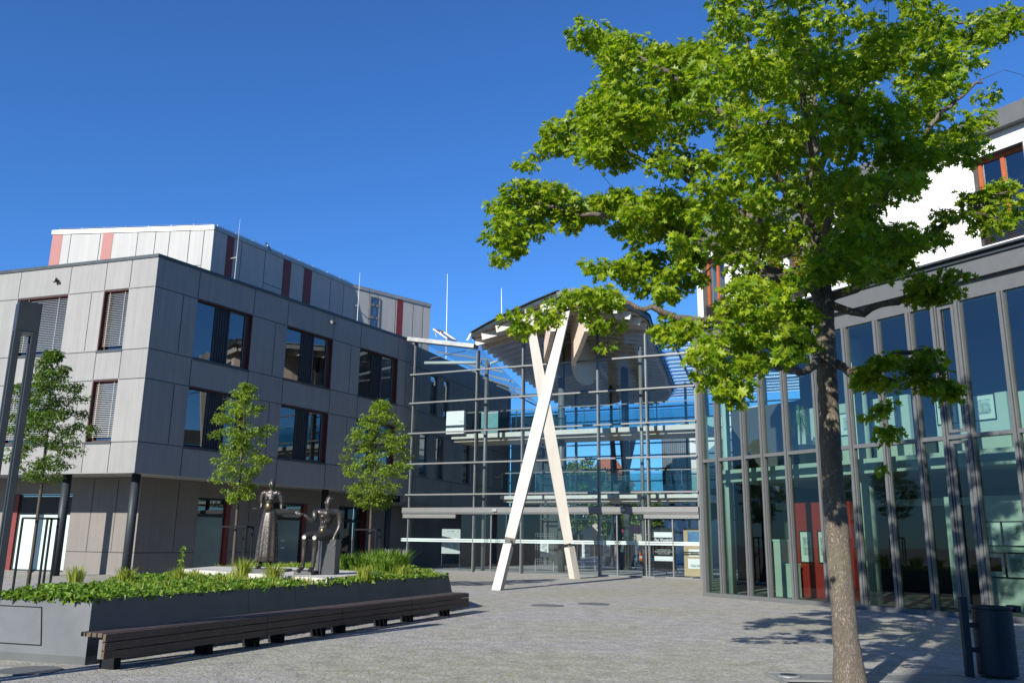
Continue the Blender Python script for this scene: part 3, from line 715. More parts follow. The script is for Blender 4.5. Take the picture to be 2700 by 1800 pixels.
# right-hand louvred glass roof
m = MB()
LV = []
for k in range(19):
    t = .3+k*1.15; s0 = hw(min(t, 23.8))+.4; c = ax(t)
    a = c+cu*s0; b = c+cu*(16); a.z = b.z = 12.0-.0*k
    mm = MB(); w1 = Vector((.0, .62, .26)); mm.add([a, b, b+w1, a+w1, a-Vector((0,0,.03)), b-Vector((0,0,.03)), b+w1-Vector((0,0,.03)), a+w1-Vector((0,0,.03))], [(0,1,2,3),(7,6,5,4),(0,4,5,1),(1,5,6,2),(2,6,7,3),(3,7,4,0)])
    mm.build('roof_louvre', M['louvre'], at_)
m = MB(); 
for s in (1.3, 4.4): 
    a = ax(0)+cu*(4.7+s); b = ax(22)+cu*(4.7+s); a.z = b.z = 11.85; m.beam(a, b, .1, .16)
m.build('roof_bar', M['steel_light'], at_)

# banner with the signature, hanging behind the pane right of the doors
s0, z0 = onf(F, 1719, 1463); s1, z1 = onf(F, 1771, 1404)
def text(body, name, parent, origin, u, size, mat, shear=0, align='LEFT', n=None, bold=0, w=None):
    cu_ = bpy.data.curves.new(name, 'FONT'); cu_.body = body; cu_.size = size; cu_.shear = shear; cu_.align_x = align; cu_.extrude = .001; cu_.offset = bold
    tmp = bpy.data.objects.new(name, cu_); COL.objects.link(tmp)
    bpy.context.view_layer.update()
    me = bpy.data.meshes.new_from_object(tmp.evaluated_get(bpy.context.evaluated_depsgraph_get()))
    bpy.data.objects.remove(tmp); me.name = name
    o = bpy.data.objects.new(name, me); COL.objects.link(o); me.materials.clear(); me.materials.append(mat)
    up = Vector((0, 0, 1)); nn = u.cross(up)
    if w:
        xs = [v.co.x for v in me.vertices]; k = w/(max(xs)-min(xs)); me.transform(Matrix.Diagonal((k, 1, 1, 1)))
    mt = Matrix((u, up, nn)).transposed().to_4x4(); mt.translation = origin
    me.transform(mt)
    if parent:
        off = parent.location.copy(); q = parent.parent
        while q: off += q.location; q = q.parent
        me.transform(Matrix.Translation(-off)); o.parent = parent
    return o
bn = empty('exhibition_banner', F.p(s0, .3, -.35), label='black banner with white signature lettering behind the pane right of the doors', cat='banner')
sa, sb = onf(F, 1719, 1440)[0], onf(F, 1771, 1440)[0]
m = MB(); F.box(m, sa-.05, sb+.08, .35, 2.3, -.40, -.38); m.build('backing', M['ink'], bn)
m = MB(); F.box(m, sa, sb, 1.86, 2.1, -.378, -.374); F.box(m, sa, sb, .78, .99, -.378, -.374); m.build('white_bar', M['paper'], bn)
text('Paul Wunderlich', 'signature', bn, F.p(sa, 1.68, -.372), F.u, .2, M['paper'], .35, w=sb-sa, bold=.003)
for k, tx in enumerate(('Retrospektive Ausstellung mit Grafiken', 'Montag-Donnerstag 9-18 Uhr, Freitag 9-14 Uhr', 'Samstag 11-16 Uhr ge\u00f6ffnet')):
    text(tx, 'small_print', bn, F.p((sa+sb)/2, 1.27-.09*k, -.372), F.u, .07, M['paper'], 0, 'CENTER', w=(sb-sa)*(.7, .95, .6)[k])
# notice board inside right of the banner
nb = empty('notice_board', F.p(13.3, 0, -.9), label='tan pin board with white sheets inside the right end of the glass hall', cat='notice board')
a, b = onf(F, 1790, 1440)[0], onf(F, 1848, 1440)[0]
m = MB(); F.box(m, a, b+.05, .1, 2.3, -.95, -.9); m.build('board', M['card'], nb)
m = MB(); F.box(m, a+.2, b-.2, 1.6, 2.15, -.898, -.894); m.build('poster', M['blueposter'], nb)
for q0, q1, c0, c1 in ((.22, .78, 1.0, 1.33), (.18, .85, .45, .9)):
    m = MB(); F.box(m, a+(b-a)*q0, a+(b-a)*q1, c0, c1, -.898, -.894); W = m.build('sheet', M['paper'], nb)
    m = MB(); F.box(m, a+(b-a)*(q0+.1), a+(b-a)*(q1-.12), c0+.08, c0+.2, -.8935, -.892); m.build('print', M['card'] if q0 > .2 else M['greyprint'], W)
# display stands with wire grids
def grid_stand(px, Y, label, wd=1.0):
    p = at(px, 1500, Y); p.z = .01; o = empty('wire_display_stand', p, label=label, cat='display stand', group='wire grid display stands inside the glass hall')
    m = MB()
    for k in range(9): x = -wd/2+wd*k/8; m.beam(p+Vector((x,0,.1)), p+Vector((x,0,2.0)), .012, .012)
    for k in range(15): z = .1+1.9*k/14; m.beam(p+Vector((-wd/2,0,z)), p+Vector((wd/2,0,z)), .012, .012)
    m.build('grid', M['rod'], o)
    for s in (-1, 1):
        m = MB(); m.tube([p+Vector((s*wd/2,-.3,0)), p+Vector((s*wd/2,0,.6)), p+Vector((s*wd/2,.3,0))], .014, 6); m.build('foot', M['rod'], o)
    m = MB(); m.box(p.x-.22, p.x+.22, p.y-.04, p.y-.02, .75, 1.7); Wp = m.build('picture', M['paper'], o)
    m = MB(); m.box(p.x-.15, p.x+.15, p.y-.044, p.y-.0405, .95, 1.6); m.build('print', M['greyprint'], Wp)
grid_stand(1435, 48.5, 'leftmost wire grid display stand with portrait print')
grid_stand(1545, 50, 'wire grid display stand right of the steel column')
grid_stand(1600, 53, 'wire grid display stand behind the sliding doors')
# information board
p = at(1187, 1500, 49.5); p.z = .01
ib = empty('information_board', p, label='white information board standing behind the left glass panes', cat='sign')
m = MB(); m.box(p.x-.52, p.x+.52, p.y-.03, p.y+.03, .85, 2.2); m.build('panel', M['offwhite'], ib)
m = MB()
for k in range(6): m.box(p.x-.44, p.x-.05, p.y-.035, p.y-.031, 1.1+k*.13, 1.14+k*.13)
m.box(p.x+.08, p.x+.4, p.y-.035, p.y-.031, 1.15, 1.6); m.box(p.x-.45, p.x+.45, p.y-.035, p.y-.031, 2.05, 2.1)
m.build('print', M['greyprint'], ib)
for s in (-1, 1):
    m = MB(); m.beam((p.x+s*.5, p.y+.05, 0), (p.x+s*.5, p.y+.05, 2.2), .05, .05); m.build('post', M['anth'], ib)
# easel frames
for px, Y, lab in ((1690, 54, 'light A-frame easel stand seen through the door glass'), (1772, 47, 'grey A-frame stand between banner and pin board')):
    p = at(px, 1500, Y); p.z = 0; o = empty('display_easel', p, label=lab, cat='easel')
    for s in (-1, 1):
        m = MB(); m.beam(p+Vector((s*.3, 0, 0)), p+Vector((s*.12, .2, 1.5)), .04, .04); m.build('leg', M['rod'], o)
    m = MB(); m.beam(p+Vector((-.26, .04, .3)), p+Vector((.26, .04, .3)), .03, .03); m.beam(p+Vector((-.13, .18, 1.4)), p+Vector((.13, .18, 1.4)), .03, .03); m.build('crossbar', M['rod'], o)

# ================================================================== RIGHT GALLERY BUILDING
GA, GB = (6.1, 27.91), (11.2, 19.7)
Q = Fr(GA, GB); LQ = Q.L; assert Q.n.y < 0
k_ = 2.6; LE = LQ*1.7
gb = empty('gallery_building', (GA[0], GA[1], 0), label='building with tall glazed two-storey front and white upper storey on the right', cat='building')
fr_ = [0.012, .085, .199, .278, .37, .487, .60, .703, .803, .875, .939, 1.049, 1.16, 1.28, 1.42, 1.56, 1.68]
ZH = 7.5
for i, f_ in enumerate(fr_):
    s = f_*LQ; wd = .13 if i == 0 else .05
    m = MB(); Q.box(m, s-wd/2, s+wd/2, .12, ZH, -.24, .0); 
    if i: Q.box(m, s-.072, s-.042, .12, ZH, -.17, -.03); Q.box(m, s+.042, s+.072, .12, ZH, -.17, -.03)
    m.build('mullion', M['steel'], gb)
m = MB(); Q.box(m, 0.05, LE, .002, .12, -.3, .02); m.build('bottom_rail', M['steel'], gb)
for i in range(len(fr_)-1):
    a, b = fr_[i]*LQ+.074, fr_[i+1]*LQ-.074
    m = MB(); Q.box(m, a, b, 4.14, 4.24, -.22, -.03); m.build('transom', M['steel'], gb)
    m = MB(); Q.quad(m, a, b, .12, 4.14, -.12); m.build('lower_pane', M['glass_gal'], gb)
    m = MB(); Q.quad(m, a, b, 4.24, ZH, -.12); m.build('upper_pane', M['glass_up'], gb)
# opening casement in the tenth bay
a, b = fr_[9]*LQ+.1, fr_[10]*LQ-.1
m = MB(); win_frame(m, Q, a, b, 4.3, ZH-.05, -.05, .07, .05); win_frame(m, Q, a, b, .2, 4.1, -.05, .07, .05); m.build('casement_frame', M['steel'], gb)
m = MB(); Q.box(m, -.05, LE, 7.93, 8.38, -.45, .10); Q.box(m, -.0, LE, ZH, 7.925, -.4, -.05); F_ = m.build('fascia', M['steel'], gb)
m = MB(); Q.box(m, -.09, LE, 8.385, 8.43, -.6, .16); Q.box(m, -.09, LE, 8.50, 8.55, -.6, .22); Q.box(m, -.07, LE, 8.43, 8.50, -.6, .08); m.build('drip_edge', M['slate'], gb)
# left return wall of the gallery (towards the atrium)
RT = Fr((9.2, 40.6), GA)
m = MB(); RT.box(m, 0, RT.L-.42, ZH, 8.38, -.3, 0); m.build('return_fascia', M['steel'], gb)
m = MB(); RT.quad(m, 0, RT.L-.25, .12, ZH, -.1); m.build('return_pane', M['glass_gal'], gb)
m = MB(); RT.box(m, 0, RT.L-1.6, .02, ZH, -.8, -.7); m.build('return_wall', M['interior'], gb)
for k in range(6):
    s = .1+k*(RT.L-.5)/5; m = MB(); RT.box(m, s-.05, s+.05, .0, ZH, -.2, 0); m.build('mullion', M['steel'], gb)
# interior: floor, slab, ceiling, back wall
def par(d0, s0=0, s1=None): pass
m = MB(); P_ = [Q.p(.1,0,-.35), Q.p(LE,0,-.35), Q.p(LE,0,-9), Q.p(.1,0,-9)]; m.prism([(p.x,p.y) for p in P_][::-1], .012, .05); m.build('floor', M['floor_in'], gb)
m = MB(); Q.box(m, .15, LE, 3.55, 3.95, -9, -.95); m.build('gallery_slab', M['offwhite'], gb)
m = MB(); Q.box(m, .15, LE, 2.75, 2.95, -3.6, -3.4); m.build('ceiling_beam', M['offwhite'], gb)
m = MB(); Q.box(m, .1, LE, 7.6, 7.9, -9, -.42); m.build('ceiling', M['interior'], gb)
m = MB(); Q.box(m, -7, LE, .05, 3.57, -9.2, -8.95); Q.box(m, -7, .14, 3.575, 7.5, -9.2, -8.95); Q.box(m, .15, LE, 3.96, 7.5, -5.2, -5.0, 0); m.build('back_wall', [M['interior']], gb)
m = MB()
for a, b, z in ((1.8, 2.9, 5.9), (3.3, 4.3, 5.9), (4.55, 5.8, 5.9), (6.6, 8.6, 5.6), (8.9, 16.0, 5.55)): Q.box(m, a, b, 3.96, z, -2.9, -2.75)
m.build('gallery_parapet', M['offwhite'], gb)
def qs(px, d, py=1450):
    r_ = at(px, py, 1.0); q_ = Q.p(0, 0, d); return (r_.x*q_.y-q_.x)/(Q.u.x-r_.x*Q.u.y)
for s, d, r, z0, z1 in ((qs(1928, -1.3), -1.3, .13, .05, 7.5), (qs(2288, -1.6), -1.6, .30, .05, 7.5), (12.5, -1.8, .30, .05, 7.5)):
    p = Q.p(s, 0, d); m = MB(); m.lathe((p.x, p.y, 0), [(r, z0), (r, z1)], 28); m.build('column', M['offwhite'], gb, smooth=True)
m = MB(); Q.box(m, qs(2100, -2.2), qs(2252, -2.2), .06, 2.9, -2.3, -2.15); m.build('red_partition', M['redwall'], gb)
m = MB(); Q.box(m, qs(2600, -2.4), 14, .06, 2.9, -2.5, -2.35); Q.box(m, qs(2502, -2.1), qs(2530, -2.1), .06, 2.9, -2.2, -2.1); m.build('white_partition', M['offwhite'], gb)
def picture(s, z, d, w_, h_, lab, pr='greyprint', dark=False):
    p = Q.p(s, z-h_/2, d); o = empty('framed_picture', p, label=lab, cat='picture', group='framed pictures in the gallery')
    m = MB(); win_frame(m, Q, s-w_/2, s+w_/2, z-h_/2, z+h_/2, d+.03, .025, .03); m.build('frame', M['ink'], o)
    m = MB(); Q.box(m, s-w_/2+.025, s+w_/2-.025, z-h_/2+.025, z+h_/2-.025, d+.002, d+.012); W = m.build('mount', M['paper'], o)
    m = MB(); Q.box(m, s-w_*.28, s+w_*.28, z-h_*.26, z+h_*.3, d+.0125, d+.016); m.build('print', M[pr], W)
picture(qs(2128, -2.14), 1.55, -2.14, .48, .95, 'tall portrait print hanging on the red wall')
picture(qs(2172, -2.14), 1.55, -2.14, .35, .95, 'narrow print at the right edge of the red wall')
pa, pb = qs(2620, -2.34), qs(2678, -2.34)
for s, z, lab in ((pa, 1.95, 'upper framed print nearest the door on the white wall'), (pb, 1.95, 'upper framed print further right on the white wall'), (pa, 1.18, 'lower dark framed print nearest the door on the white wall'), (pb, 1.18, 'lower framed print further right on the white wall')):
    picture(s, z, -2.34, .60, .62, lab, 'ink' if z < 1.5 and s == pa else 'greyprint')
for s, lab in ((6.95, 'framed print on the upper gallery wall right of the big column'), (8.0, 'second framed print on the upper gallery wall'), (9.4, 'framed print on the upper gallery wall above the casement'), (10.2, 'rightmost framed print on the upper gallery wall'), (3.75, 'framed print on the upper wall behind the trunk')):
    picture(s, 5.25, -2.74, .6, .7, lab)
k0 = qs(2040, -1.6); k1 = qs(2063, -1.6); p = Q.p(k0, .05, -1.6); cb = empty('display_plinth', p, label='pale green tall display cabinet behind the third gallery pane', cat='cabinet')
m = MB(); Q.box(m, k0, k1, .05, 1.7, -2.0, -1.6); m.build('body', M['offwhite'], cb); m = MB(); Q.box(m, k0-.02, k1+.02, 1.7, 1.76, -2.02, -1.58); m.build('lid', M['frost'], cb)
k0 = k1+.08; k1 = qs(2084, -1.5); p = Q.p(k0, .05, -1.5); cb = empty('display_plinth', p, label='pale green low display cabinet beside the tall one', cat='cabinet')
m = MB(); Q.box(m, k0, k1, .05, 1.0, -1.9, -1.5); m.build('body', M['offwhite'], cb); m = MB(); Q.box(m, k0-.01, k1+.02, 1.0, 1.04, -1.92, -1.48); m.build('lid', M['frost'], cb)
# potted palm behind the upper glass
p = Q.p(3.1, 3.96, -1.3); pp = empty('potted_palm', p, label='drooping potted palm in a dark box behind the upper glass', cat='plant')
m = MB(); Q.box(m, 2.85, 3.4, 3.96, 4.55, -1.6, -1.1); m.build('pot', M['anth'], pp)
m = MB(); m.tube([p+Vector((0,0,.55)), p+Vector((.02,0,1.1)), p+Vector((0,0,1.6))], [.035,.03,.02], 7); m.build('stem', M['bark'], pp)
m = MB()
for i in range(90):
    a = random.uniform(0, 6.28); b0 = p+Vector((0,0,random.uniform(1.2,1.7))); r = random.uniform(.15,.38); d = Vector((math.cos(a),math.sin(a),0)); sd_ = Vector((-d.y,d.x,0))*.012
    q = [b0, b0+d*r*.5+Vector((0,0,.12)), b0+d*r+Vector((0,0,-.1)), b0+d*r*1.15+Vector((0,0,-.45))]
    vs = []; [vs.extend((c-sd_*(1-i_/3.5), c+sd_*(1-i_/3.5))) for i_, c in enumerate(q)]
    m.add(vs, [(0,1,3,2),(2,3,5,4),(4,5,7,6)])
m.build('fronds', M['fern'], pp)
# white upper storey, set back
UQA = Q.p(.0, 0, -.25); UQ = Fr((UQA.x, UQA.y), (UQA.x+Q.u.x*LE, UQA.y+Q.u.y*LE))
uw = [(.28, 1.3), (3.1, 3.6), (3.95, 4.5), (6.1, 6.9), (9.75, 11.0), (12.2, 14)]
m = MB(); UQ.wall(m, .0, LE, 8.35, 11.5, [(a, b, 8.75, 11.05) for a, b in uw], .35); UQ.box(m, 0, .0+.35, 8.35, 11.5, -7, -.351)
UW = m.build('upper_wall', M['white'], gb)
for a, b in uw:
    m = MB(); win_frame(m, UQ, a+.02, b-.02, 8.78, 11.03, -.2, .09, .08); c = (a+b)/2; UQ.box(m, c-.05, c+.05, 8.87, 10.94, -.26, -.198); W = m.build('window', M['orange'], gb)
    m = MB(); UQ.quad(m, a+.1, b-.1, 8.86, 10.95, -.24); m.build('pane', M['glass_win'], W)
    m = MB(); UQ.box(m, a-.0, a+.018, 8.76, 11.04, -.34, .012); UQ.box(m, b-.018, b, 8.76, 11.04, -.34, .012); UQ.box(m, a+.02, b-.02, 11.03, 11.045, -.34, .012); m.build('reveal', M['steel'], W)
    m = MB()
    for i in range(12): UQ.box(m, a+.03, b-.03, 8.8+i*.055, 8.82+i*.055, -.12, -.08)
    m.build('shutter', M['anth'], W)
m = MB(); UQ.box(m, -.15, LE, 11.5, 11.98, -7, .25); UQ.box(m, 3.2, 6.0, 11.08, 11.49, -.3, .03); m.build('roof', M['steel'], gb)
m = MB(); UQ.box(m, .4, LE, 8.4, 11.45, -3.2, -3.1); m.build('room_wall', M['interior'], gb)

# ================================================================== BUILDING BEHIND THE CAMERA (casts the shade on the right)
sx, sy = math.sin(SAZ), math.cos(SAZ)
c0 = Vector((4.72-22*sx, 10.91-22*sy, 0)); px_ = Vector((sy, -sx, 0)); bk = Vector((-sx, -sy, 0))
tb = empty('opposite_building', c0, label='plain building across the square behind the viewer', cat='building')
m = MB(); q = [c0, c0+px_*24, c0+px_*24+bk*10, c0+bk*10]; m.prism([(p.x, p.y) for p in q][::-1], 0, 15.3); m.build('wall', M['clad_brown'], tb)
XB = Fr((c0.x, c0.y), ((c0+px_*24).x, (c0+px_*24).y), -1)
for k in range(6):
    for z in (1.5, 5.2, 8.9):
        m = MB(); XB.box(m, 2+k*3.6, 3.8+k*3.6, z, z+2.0, -.01, .04); m.build('window', M['ink'], tb)

# ================================================================== FOLIAGE TOOLS
OAK = [np.array([(0,0),(.05,.10),(.27,.07),(.12,.26),(.50,.38),(.16,.50),(.40,.76),(.11,.74),(0,1.0)]), .55]
OVAL = [np.array([(0,0),(.17,.22),(.22,.5),(.12,.8),(0,1.0)]), .3]
IVY = [np.array([(0,0),(.30,-.06),(.48,.28),(.26,.42),(.22,.7),(0,1.0)]), .3]
def leaves(name, mat, pts, size, shape, parent=None, droop=.4, out=None, flat=.75, fold=.3, **k):
    """one mesh of many two-sided folded leaves at pts"""
    P = np.asarray(pts, float); n = len(P); hf = shape[0]; kk = len(hf)
    yaw = rng.uniform(0, 2*np.pi, n)
    if out is not None: yaw = np.where(rng.random(n) < .7, np.arctan2(out[:,1], out[:,0])+rng.normal(0, .8, n), yaw)
    tip = np.stack([np.cos(yaw), np.sin(yaw), -np.abs(rng.normal(droop, .45, n))], 1); tip /= np.linalg.norm(tip, axis=1)[:,None]
    nr = np.stack([rng.normal(0, 1-flat, n), rng.normal(0, 1-flat, n), np.ones(n)*.8], 1)+rng.normal(0, .28, (n, 3))
    sdv = np.cross(tip, nr); sdv /= np.linalg.norm(sdv, axis=1)[:,None]; nr = np.cross(sdv, tip)
    sz = size*rng.uniform(.65, 1.25, n)
    cur = rng.uniform(-.6, 2.6, n); V = np.zeros((n, 2*kk-2, 3)); lb = rng.uniform(.8, 1.2, n)[:,None]
    mid = [0, kk-1]
    def pt(x, y, sg): return P+(sdv*(sg*x)*lb+tip*y+nr*((abs(x)*fold-.18*y*y*cur)[:,None]))*sz[:,None]
    for i, (x, y) in enumerate(hf): V[:, i] = pt(x, y, 1)
    for i in range(1, kk-1): V[:, kk+i-1] = pt(hf[i][0], hf[i][1], -1)
    f1 = list(range(kk)); f2 = [0]+[kk+i-1 for i in range(1, kk-1)]+[kk-1]; f2 = f2[::-1]
    nv = 2*kk-2; base = np.arange(n)[:,None]*nv
    loops = np.concatenate([np.array(f1)[None]+base, np.array(f2)[None]+base], 1).ravel()
    V = V.reshape(-1, 3)
    c = Vector((0,0,0))
    if parent is not None:
        q = parent
        while q: c += q.location; q = q.parent
    else: c = Vector((V[:,0].mean(), V[:,1].mean(), V[:,2].min()))
    V = V-np.array(c)
    me = bpy.data.meshes.new(name); me.vertices.add(len(V)); me.vertices.foreach_set('co', V.ravel())
    me.loops.add(len(loops)); me.loops.foreach_set('vertex_index', loops.astype(np.int32))
    me.polygons.add(2*n); me.polygons.foreach_set('loop_start', (np.arange(2*n)*kk).astype(np.int32)); me.polygons.foreach_set('loop_total', np.full(2*n, kk, np.int32))
    me.update(calc_edges=True); me.materials.append(mat)
    o = bpy.data.objects.new(name, me); COL.objects.link(o)
    if parent is not None: o.parent = parent
    else: o.location = c
    return tag(o, **k)
def inpoly(x, y, poly):
    r = False; j = len(poly)-1
    for i in range(len(poly)):
        xi, yi = poly[i]; xj, yj = poly[j]
        if (yi > y) != (yj > y) and x < (xj-xi)*(y-yi)/(yj-yi)+xi: r = not r
        j = i
    return r
def clump_points(cs, dens):
    out = []; od = []
    for c, r in cs:
        n = max(6, int(dens*r*r)); d = rng.normal(0, 1, (n, 3)); d /= np.linalg.norm(d, axis=1)[:,None]
        rr = r*rng.random(n)[:,None]**.45; q = d*rr*np.array([1, 1, .62])
        out.append(q+np.array(c)); od.append(d)
    return np.concatenate(out), np.concatenate(od)
def twigs(nodes_, cs, center, r0=.012, bend=.12, n=5):
    """thin shoots linking every clump to the nearest wood that lies nearer the trunk"""
    m = MB(); nodes_ = [(Vector(p), r) for p, r in nodes_]
    for c, r in sorted(cs, key=lambda q: (Vector(q[0])-Vector((center[0], center[1], q[0][2]))).length):
        c = Vector(c); dc = math.hypot(c.x-center[0], c.y-center[1])
        best = min((q for q in nodes_), key=lambda q: (q[0]-c).length+(0 if math.hypot(q[0].x-center[0], q[0].y-center[1]) < dc+.1 else 3)+(.4 if q[0].z > c.z+.2 else 0))
        a = best[0]; L_ = (c-a).length
        if L_ < .05: continue
        j = Vector(rng.normal(0, bend*L_*.5, 3)); j.z += .08*L_
        mids = [a.lerp(c, t)+j*math.sin(math.pi*t) for t in (0, .33, .66, 1)]
        ra = min(best[1]*.6, r0+.010*L_)
        m.tube(mids, [ra, ra*.8, ra*.6, ra*.35], 5, cap=False)
        for q, t in ((mids[1], .8), (mids[2], .6), (mids[3], .4)): nodes_.append((q, max(.004, ra*t)))
        for _ in range(2):
            d = Vector(rng.normal(0, 1, 3)).normalized()*r*.8; m.tube([mids[3], mids[3]+d*.5+Vector((0,0,.03)), mids[3]+d], [.005, .004, .002], 4, cap=False)
    return m

# ================================================================== OAK IN FRONT (right)
TX, TY = 3.73, 9.9
oak = empty('oak_tree', (TX, TY, 0), label='large green oak with lobed leaves and bare trunk in the right foreground', cat='tree')
tk = [(TX+.02, TY, .0), (TX, TY, .6), (TX-.01, TY, 1.6), (TX-.02, TY, 2.8), (TX, TY, 3.6), (TX+.01, TY, 4.3), (TX+.03, TY, 5.2), (TX, TY, 6.0), (TX+.06, TY, 7.0), (TX, TY, 8.2), (TX+.02, TY, 9.6)]
rad = [.19, .138, .126, .118, .114, .122, .10, .085, .065, .045, .015]
m = MB(); pts = []; rr = []
for i in range(len(tk)-1):
    for k in range(6):
        q = k/6; p = Vector(tk[i]).lerp(Vector(tk[i+1]), q); pts.append(p+Vector(rng.normal(0, .004, 3))); rr.append((rad[i]*(1-q)+rad[i+1]*q)*(1+.03*math.sin(i*3+k)))
pts.append(Vector(tk[-1])); rr.append(rad[-1])
m.tube(pts, rr, 20)
for px, py in ((2180, 1105), (2182, 1005)):
    p = at(px, py, TY-.02); m.lathe((p.x, p.y, p.z-.05), [(.02, -.05), (.05, -.02), (.055, .04), (.02, .09)], 10)
m.build('trunk', M['bark'], oak, smooth=True)
wood = [(p, r) for p, r in zip(pts, rr) if p.z > 3.2]
LIMB = [ # photo polylines (x, y, distance) and start radius
 [(1885,690,9.9),(1850,650,9.7),(1780,620,9.4),(1700,585,9.2),(1600,545,9.2),(1480,505,9.3),(1330,490,9.5),(1210,460,9.7),(1150,520,9.8)],
 [(1880,720,9.9),(1800,722,9.5),(1720,735,9.2),(1600,738,8.9),(1520,715,8.8),(1440,700,8.8),(1340,700,8.8),(1220,735,8.8)],
 [(1875,600,9.9),(1850,500,9.8),(1800,430,9.6),(1740,330,9.4),(1650,260,9.3),(1560,190,9.4),(1440,110,9.6),(1350,95,9.6)],
 [(1880,660,9.9),(1840,560,10.3),(1700,480,10.6),(1560,400,10.6),(1440,350,10.4),(1340,350,10.2),(1250,340,10.1)],
 [(1895,620,9.9),(1960,520,9.6),(2040,440,9.3),(2090,360,9.1),(2160,260,9.0),(2240,200,9.0),(2260,180,9.0)],
 [(1900,690,9.9),(1990,650,9.7),(2080,580,9.5),(2180,510,9.3),(2290,450,9.2),(2340,440,9.2)],
 [(1900,700,9.9),(1980,720,9.6),(2060,690,9.3),(2140,660,9.1),(2230,640,9.0)],
 [(1915,835,9.9),(1950,850,9.6),(2000,845,9.3),(2060,810,9.1),(2130,805,9.0),(2170,870,8.9)],
 [(1880,830,9.9),(1850,850,9.2),(1800,840,8.6),(1740,830,8.1),(1690,870,7.9)],
 [(1875,450,9.9),(1900,330,10.2),(1960,220,10.4),(2060,120,10.5),(2180,60,10.5),(2320,20,10.4)],
 [(1870,520,9.9),(1790,420,10.6),(1760,300,10.9),(1740,160,11),(1700,60,11)],
 [(1880,560,9.9),(2000,470,10.8),(2120,380,11.3),(2230,300,11.5)],
 [(1885,680,9.9),(1800,640,9.0),(1740,640,8.3),(1690,690,7.8),(1660,730,7.7)],
 [(1872,400,9.9),(1850,250,9.2),(1820,100,8.8),(1800,0,8.7)],
 [(1888,640,9.9),(1900,520,9.0),(1930,400,8.4),(1980,280,8.1)],
]
lm = MB()
for li, P_ in enumerate(LIMB):
    q = [dat(*p) for p in P_]; fine = []
    for i in range(len(q)-1):
        for k in range(4): fine.append(q[i].lerp(q[i+1], k/4)+Vector(rng.normal(0, .018, 3)))
    fine.append(q[-1]); n = len(fine); r0 = .05 if li in (0, 1, 2, 4, 5) else .045
    rs = [r0*(1-i/(n-1))**.8+.007 for i in range(n)]
    lm.tube(fine, rs, 10, cap=False); wood += [(p, r) for p, r in zip(fine[2:], rs[2:])]
LM = lm.build('limbs', M['bark'], oak, smooth=True)
POLY = [
 ([(1600,-60),(1660,60),(1610,120),(1540,75),(1500,100),(1430,95),(1350,76),(1312,100),(1380,150),(1372,230),(1330,280),(1350,350),(1430,380),(1500,350),(1545,420),(1480,490),(1440,520),(1450,560),(1510,580),(1560,600),(1610,600),(1640,560),(1680,620),(1750,640),(1830,690),(1870,640),(1960,640),(2020,620),(2090,590),(2100,520),(2100,440),(2170,410),(2190,350),(2255,350),(2320,240),(2340,200),(2260,190),(2190,110),(2180,60),(2060,-60)], 330, 3.0, 9.9),
 ([(1190,370),(1240,320),(1290,250),(1340,215),(1400,250),(1350,300),(1310,360),(1270,330),(1240,380),(1200,400)], 26, .25, 10.1),
 ([(1110,590),(1145,520),(1135,475),(1190,420),(1290,415),(1350,455),(1450,440),(1500,490),(1430,530),(1380,500),(1330,520),(1280,540),(1215,545),(1180,580),(1140,605)], 80, .35, 9.7),
 ([(1320,632),(1360,600),(1430,595),(1500,580),(1560,640),(1540,690),(1480,670),(1420,630),(1350,622)], 26, .3, 9.3),
 ([(1165,740),(1200,705),(1260,685),(1330,665),(1410,670),(1430,720),(1390,790),(1370,770),(1340,705),(1265,735),(1205,770),(1175,775)], 22, .25, 8.8),
 ([(1500,745),(1560,725),(1600,730),(1580,775),(1540,785),(1510,765)], 11, .2, 8.9),
 ([(1615,770),(1665,720),(1690,640),(1800,650),(1860,700),(1860,800),(1820,840),(1740,860),(1690,930),(1670,930),(1630,870),(1605,810)], 70, .7, 8.0),
 ([(1940,830),(1990,815),(2070,805),(2140,805),(2175,880),(2190,920),(2140,910),(2060,870),(2045,940),(2045,1000),(2005,980),(1995,880),(1945,860)], 30, .3, 9.1),
 ([(2000,600),(2100,510),(2200,465),(2290,425),(2352,405),(2352,510),(2270,525),(2180,510),(2110,600),(2020,650)], 36, .4, 9.4),
 ([(1340,240),(1420,200),(1500,250),(1560,330),(1500,360),(1420,380),(1360,350),(1340,300)], 45, .6, 9.9),
 ([(1380,90),(1500,90),(1600,130),(1620,220),(1500,230),(1400,200),(1370,150)], 40, .6, 9.6),
 ([(1380,455),(1480,460),(1560,440),(1640,520),(1600,600),(1500,580),(1440,560)], 42, .8, 9.5),
 ([(1520,590),(1600,600),(1600,680),(1560,720),(1520,680)], 8, .3, 9.2),
 ([(2100,650),(2180,610),(2240,635),(2180,680),(2110,690)], 13, .25, 9.1),
 ([(2160,70),(2290,20),(2350,-30),(2352,60),(2260,110),(2180,130)], 22, .3, 10.4),
 ([(1640,-200),(2100,-200),(2060,-50),(1700,-50)], 45, 1.6, 9.9),
 ([(2352,180),(2480,150),(2560,350),(2500,560),(2352,500)], 9, .9, 9.9),
 ([(1860,560),(1990,540),(2100,560),(2120,650),(1960,690),(1870,640)], 18, .9, 9.6),
]
CL = []
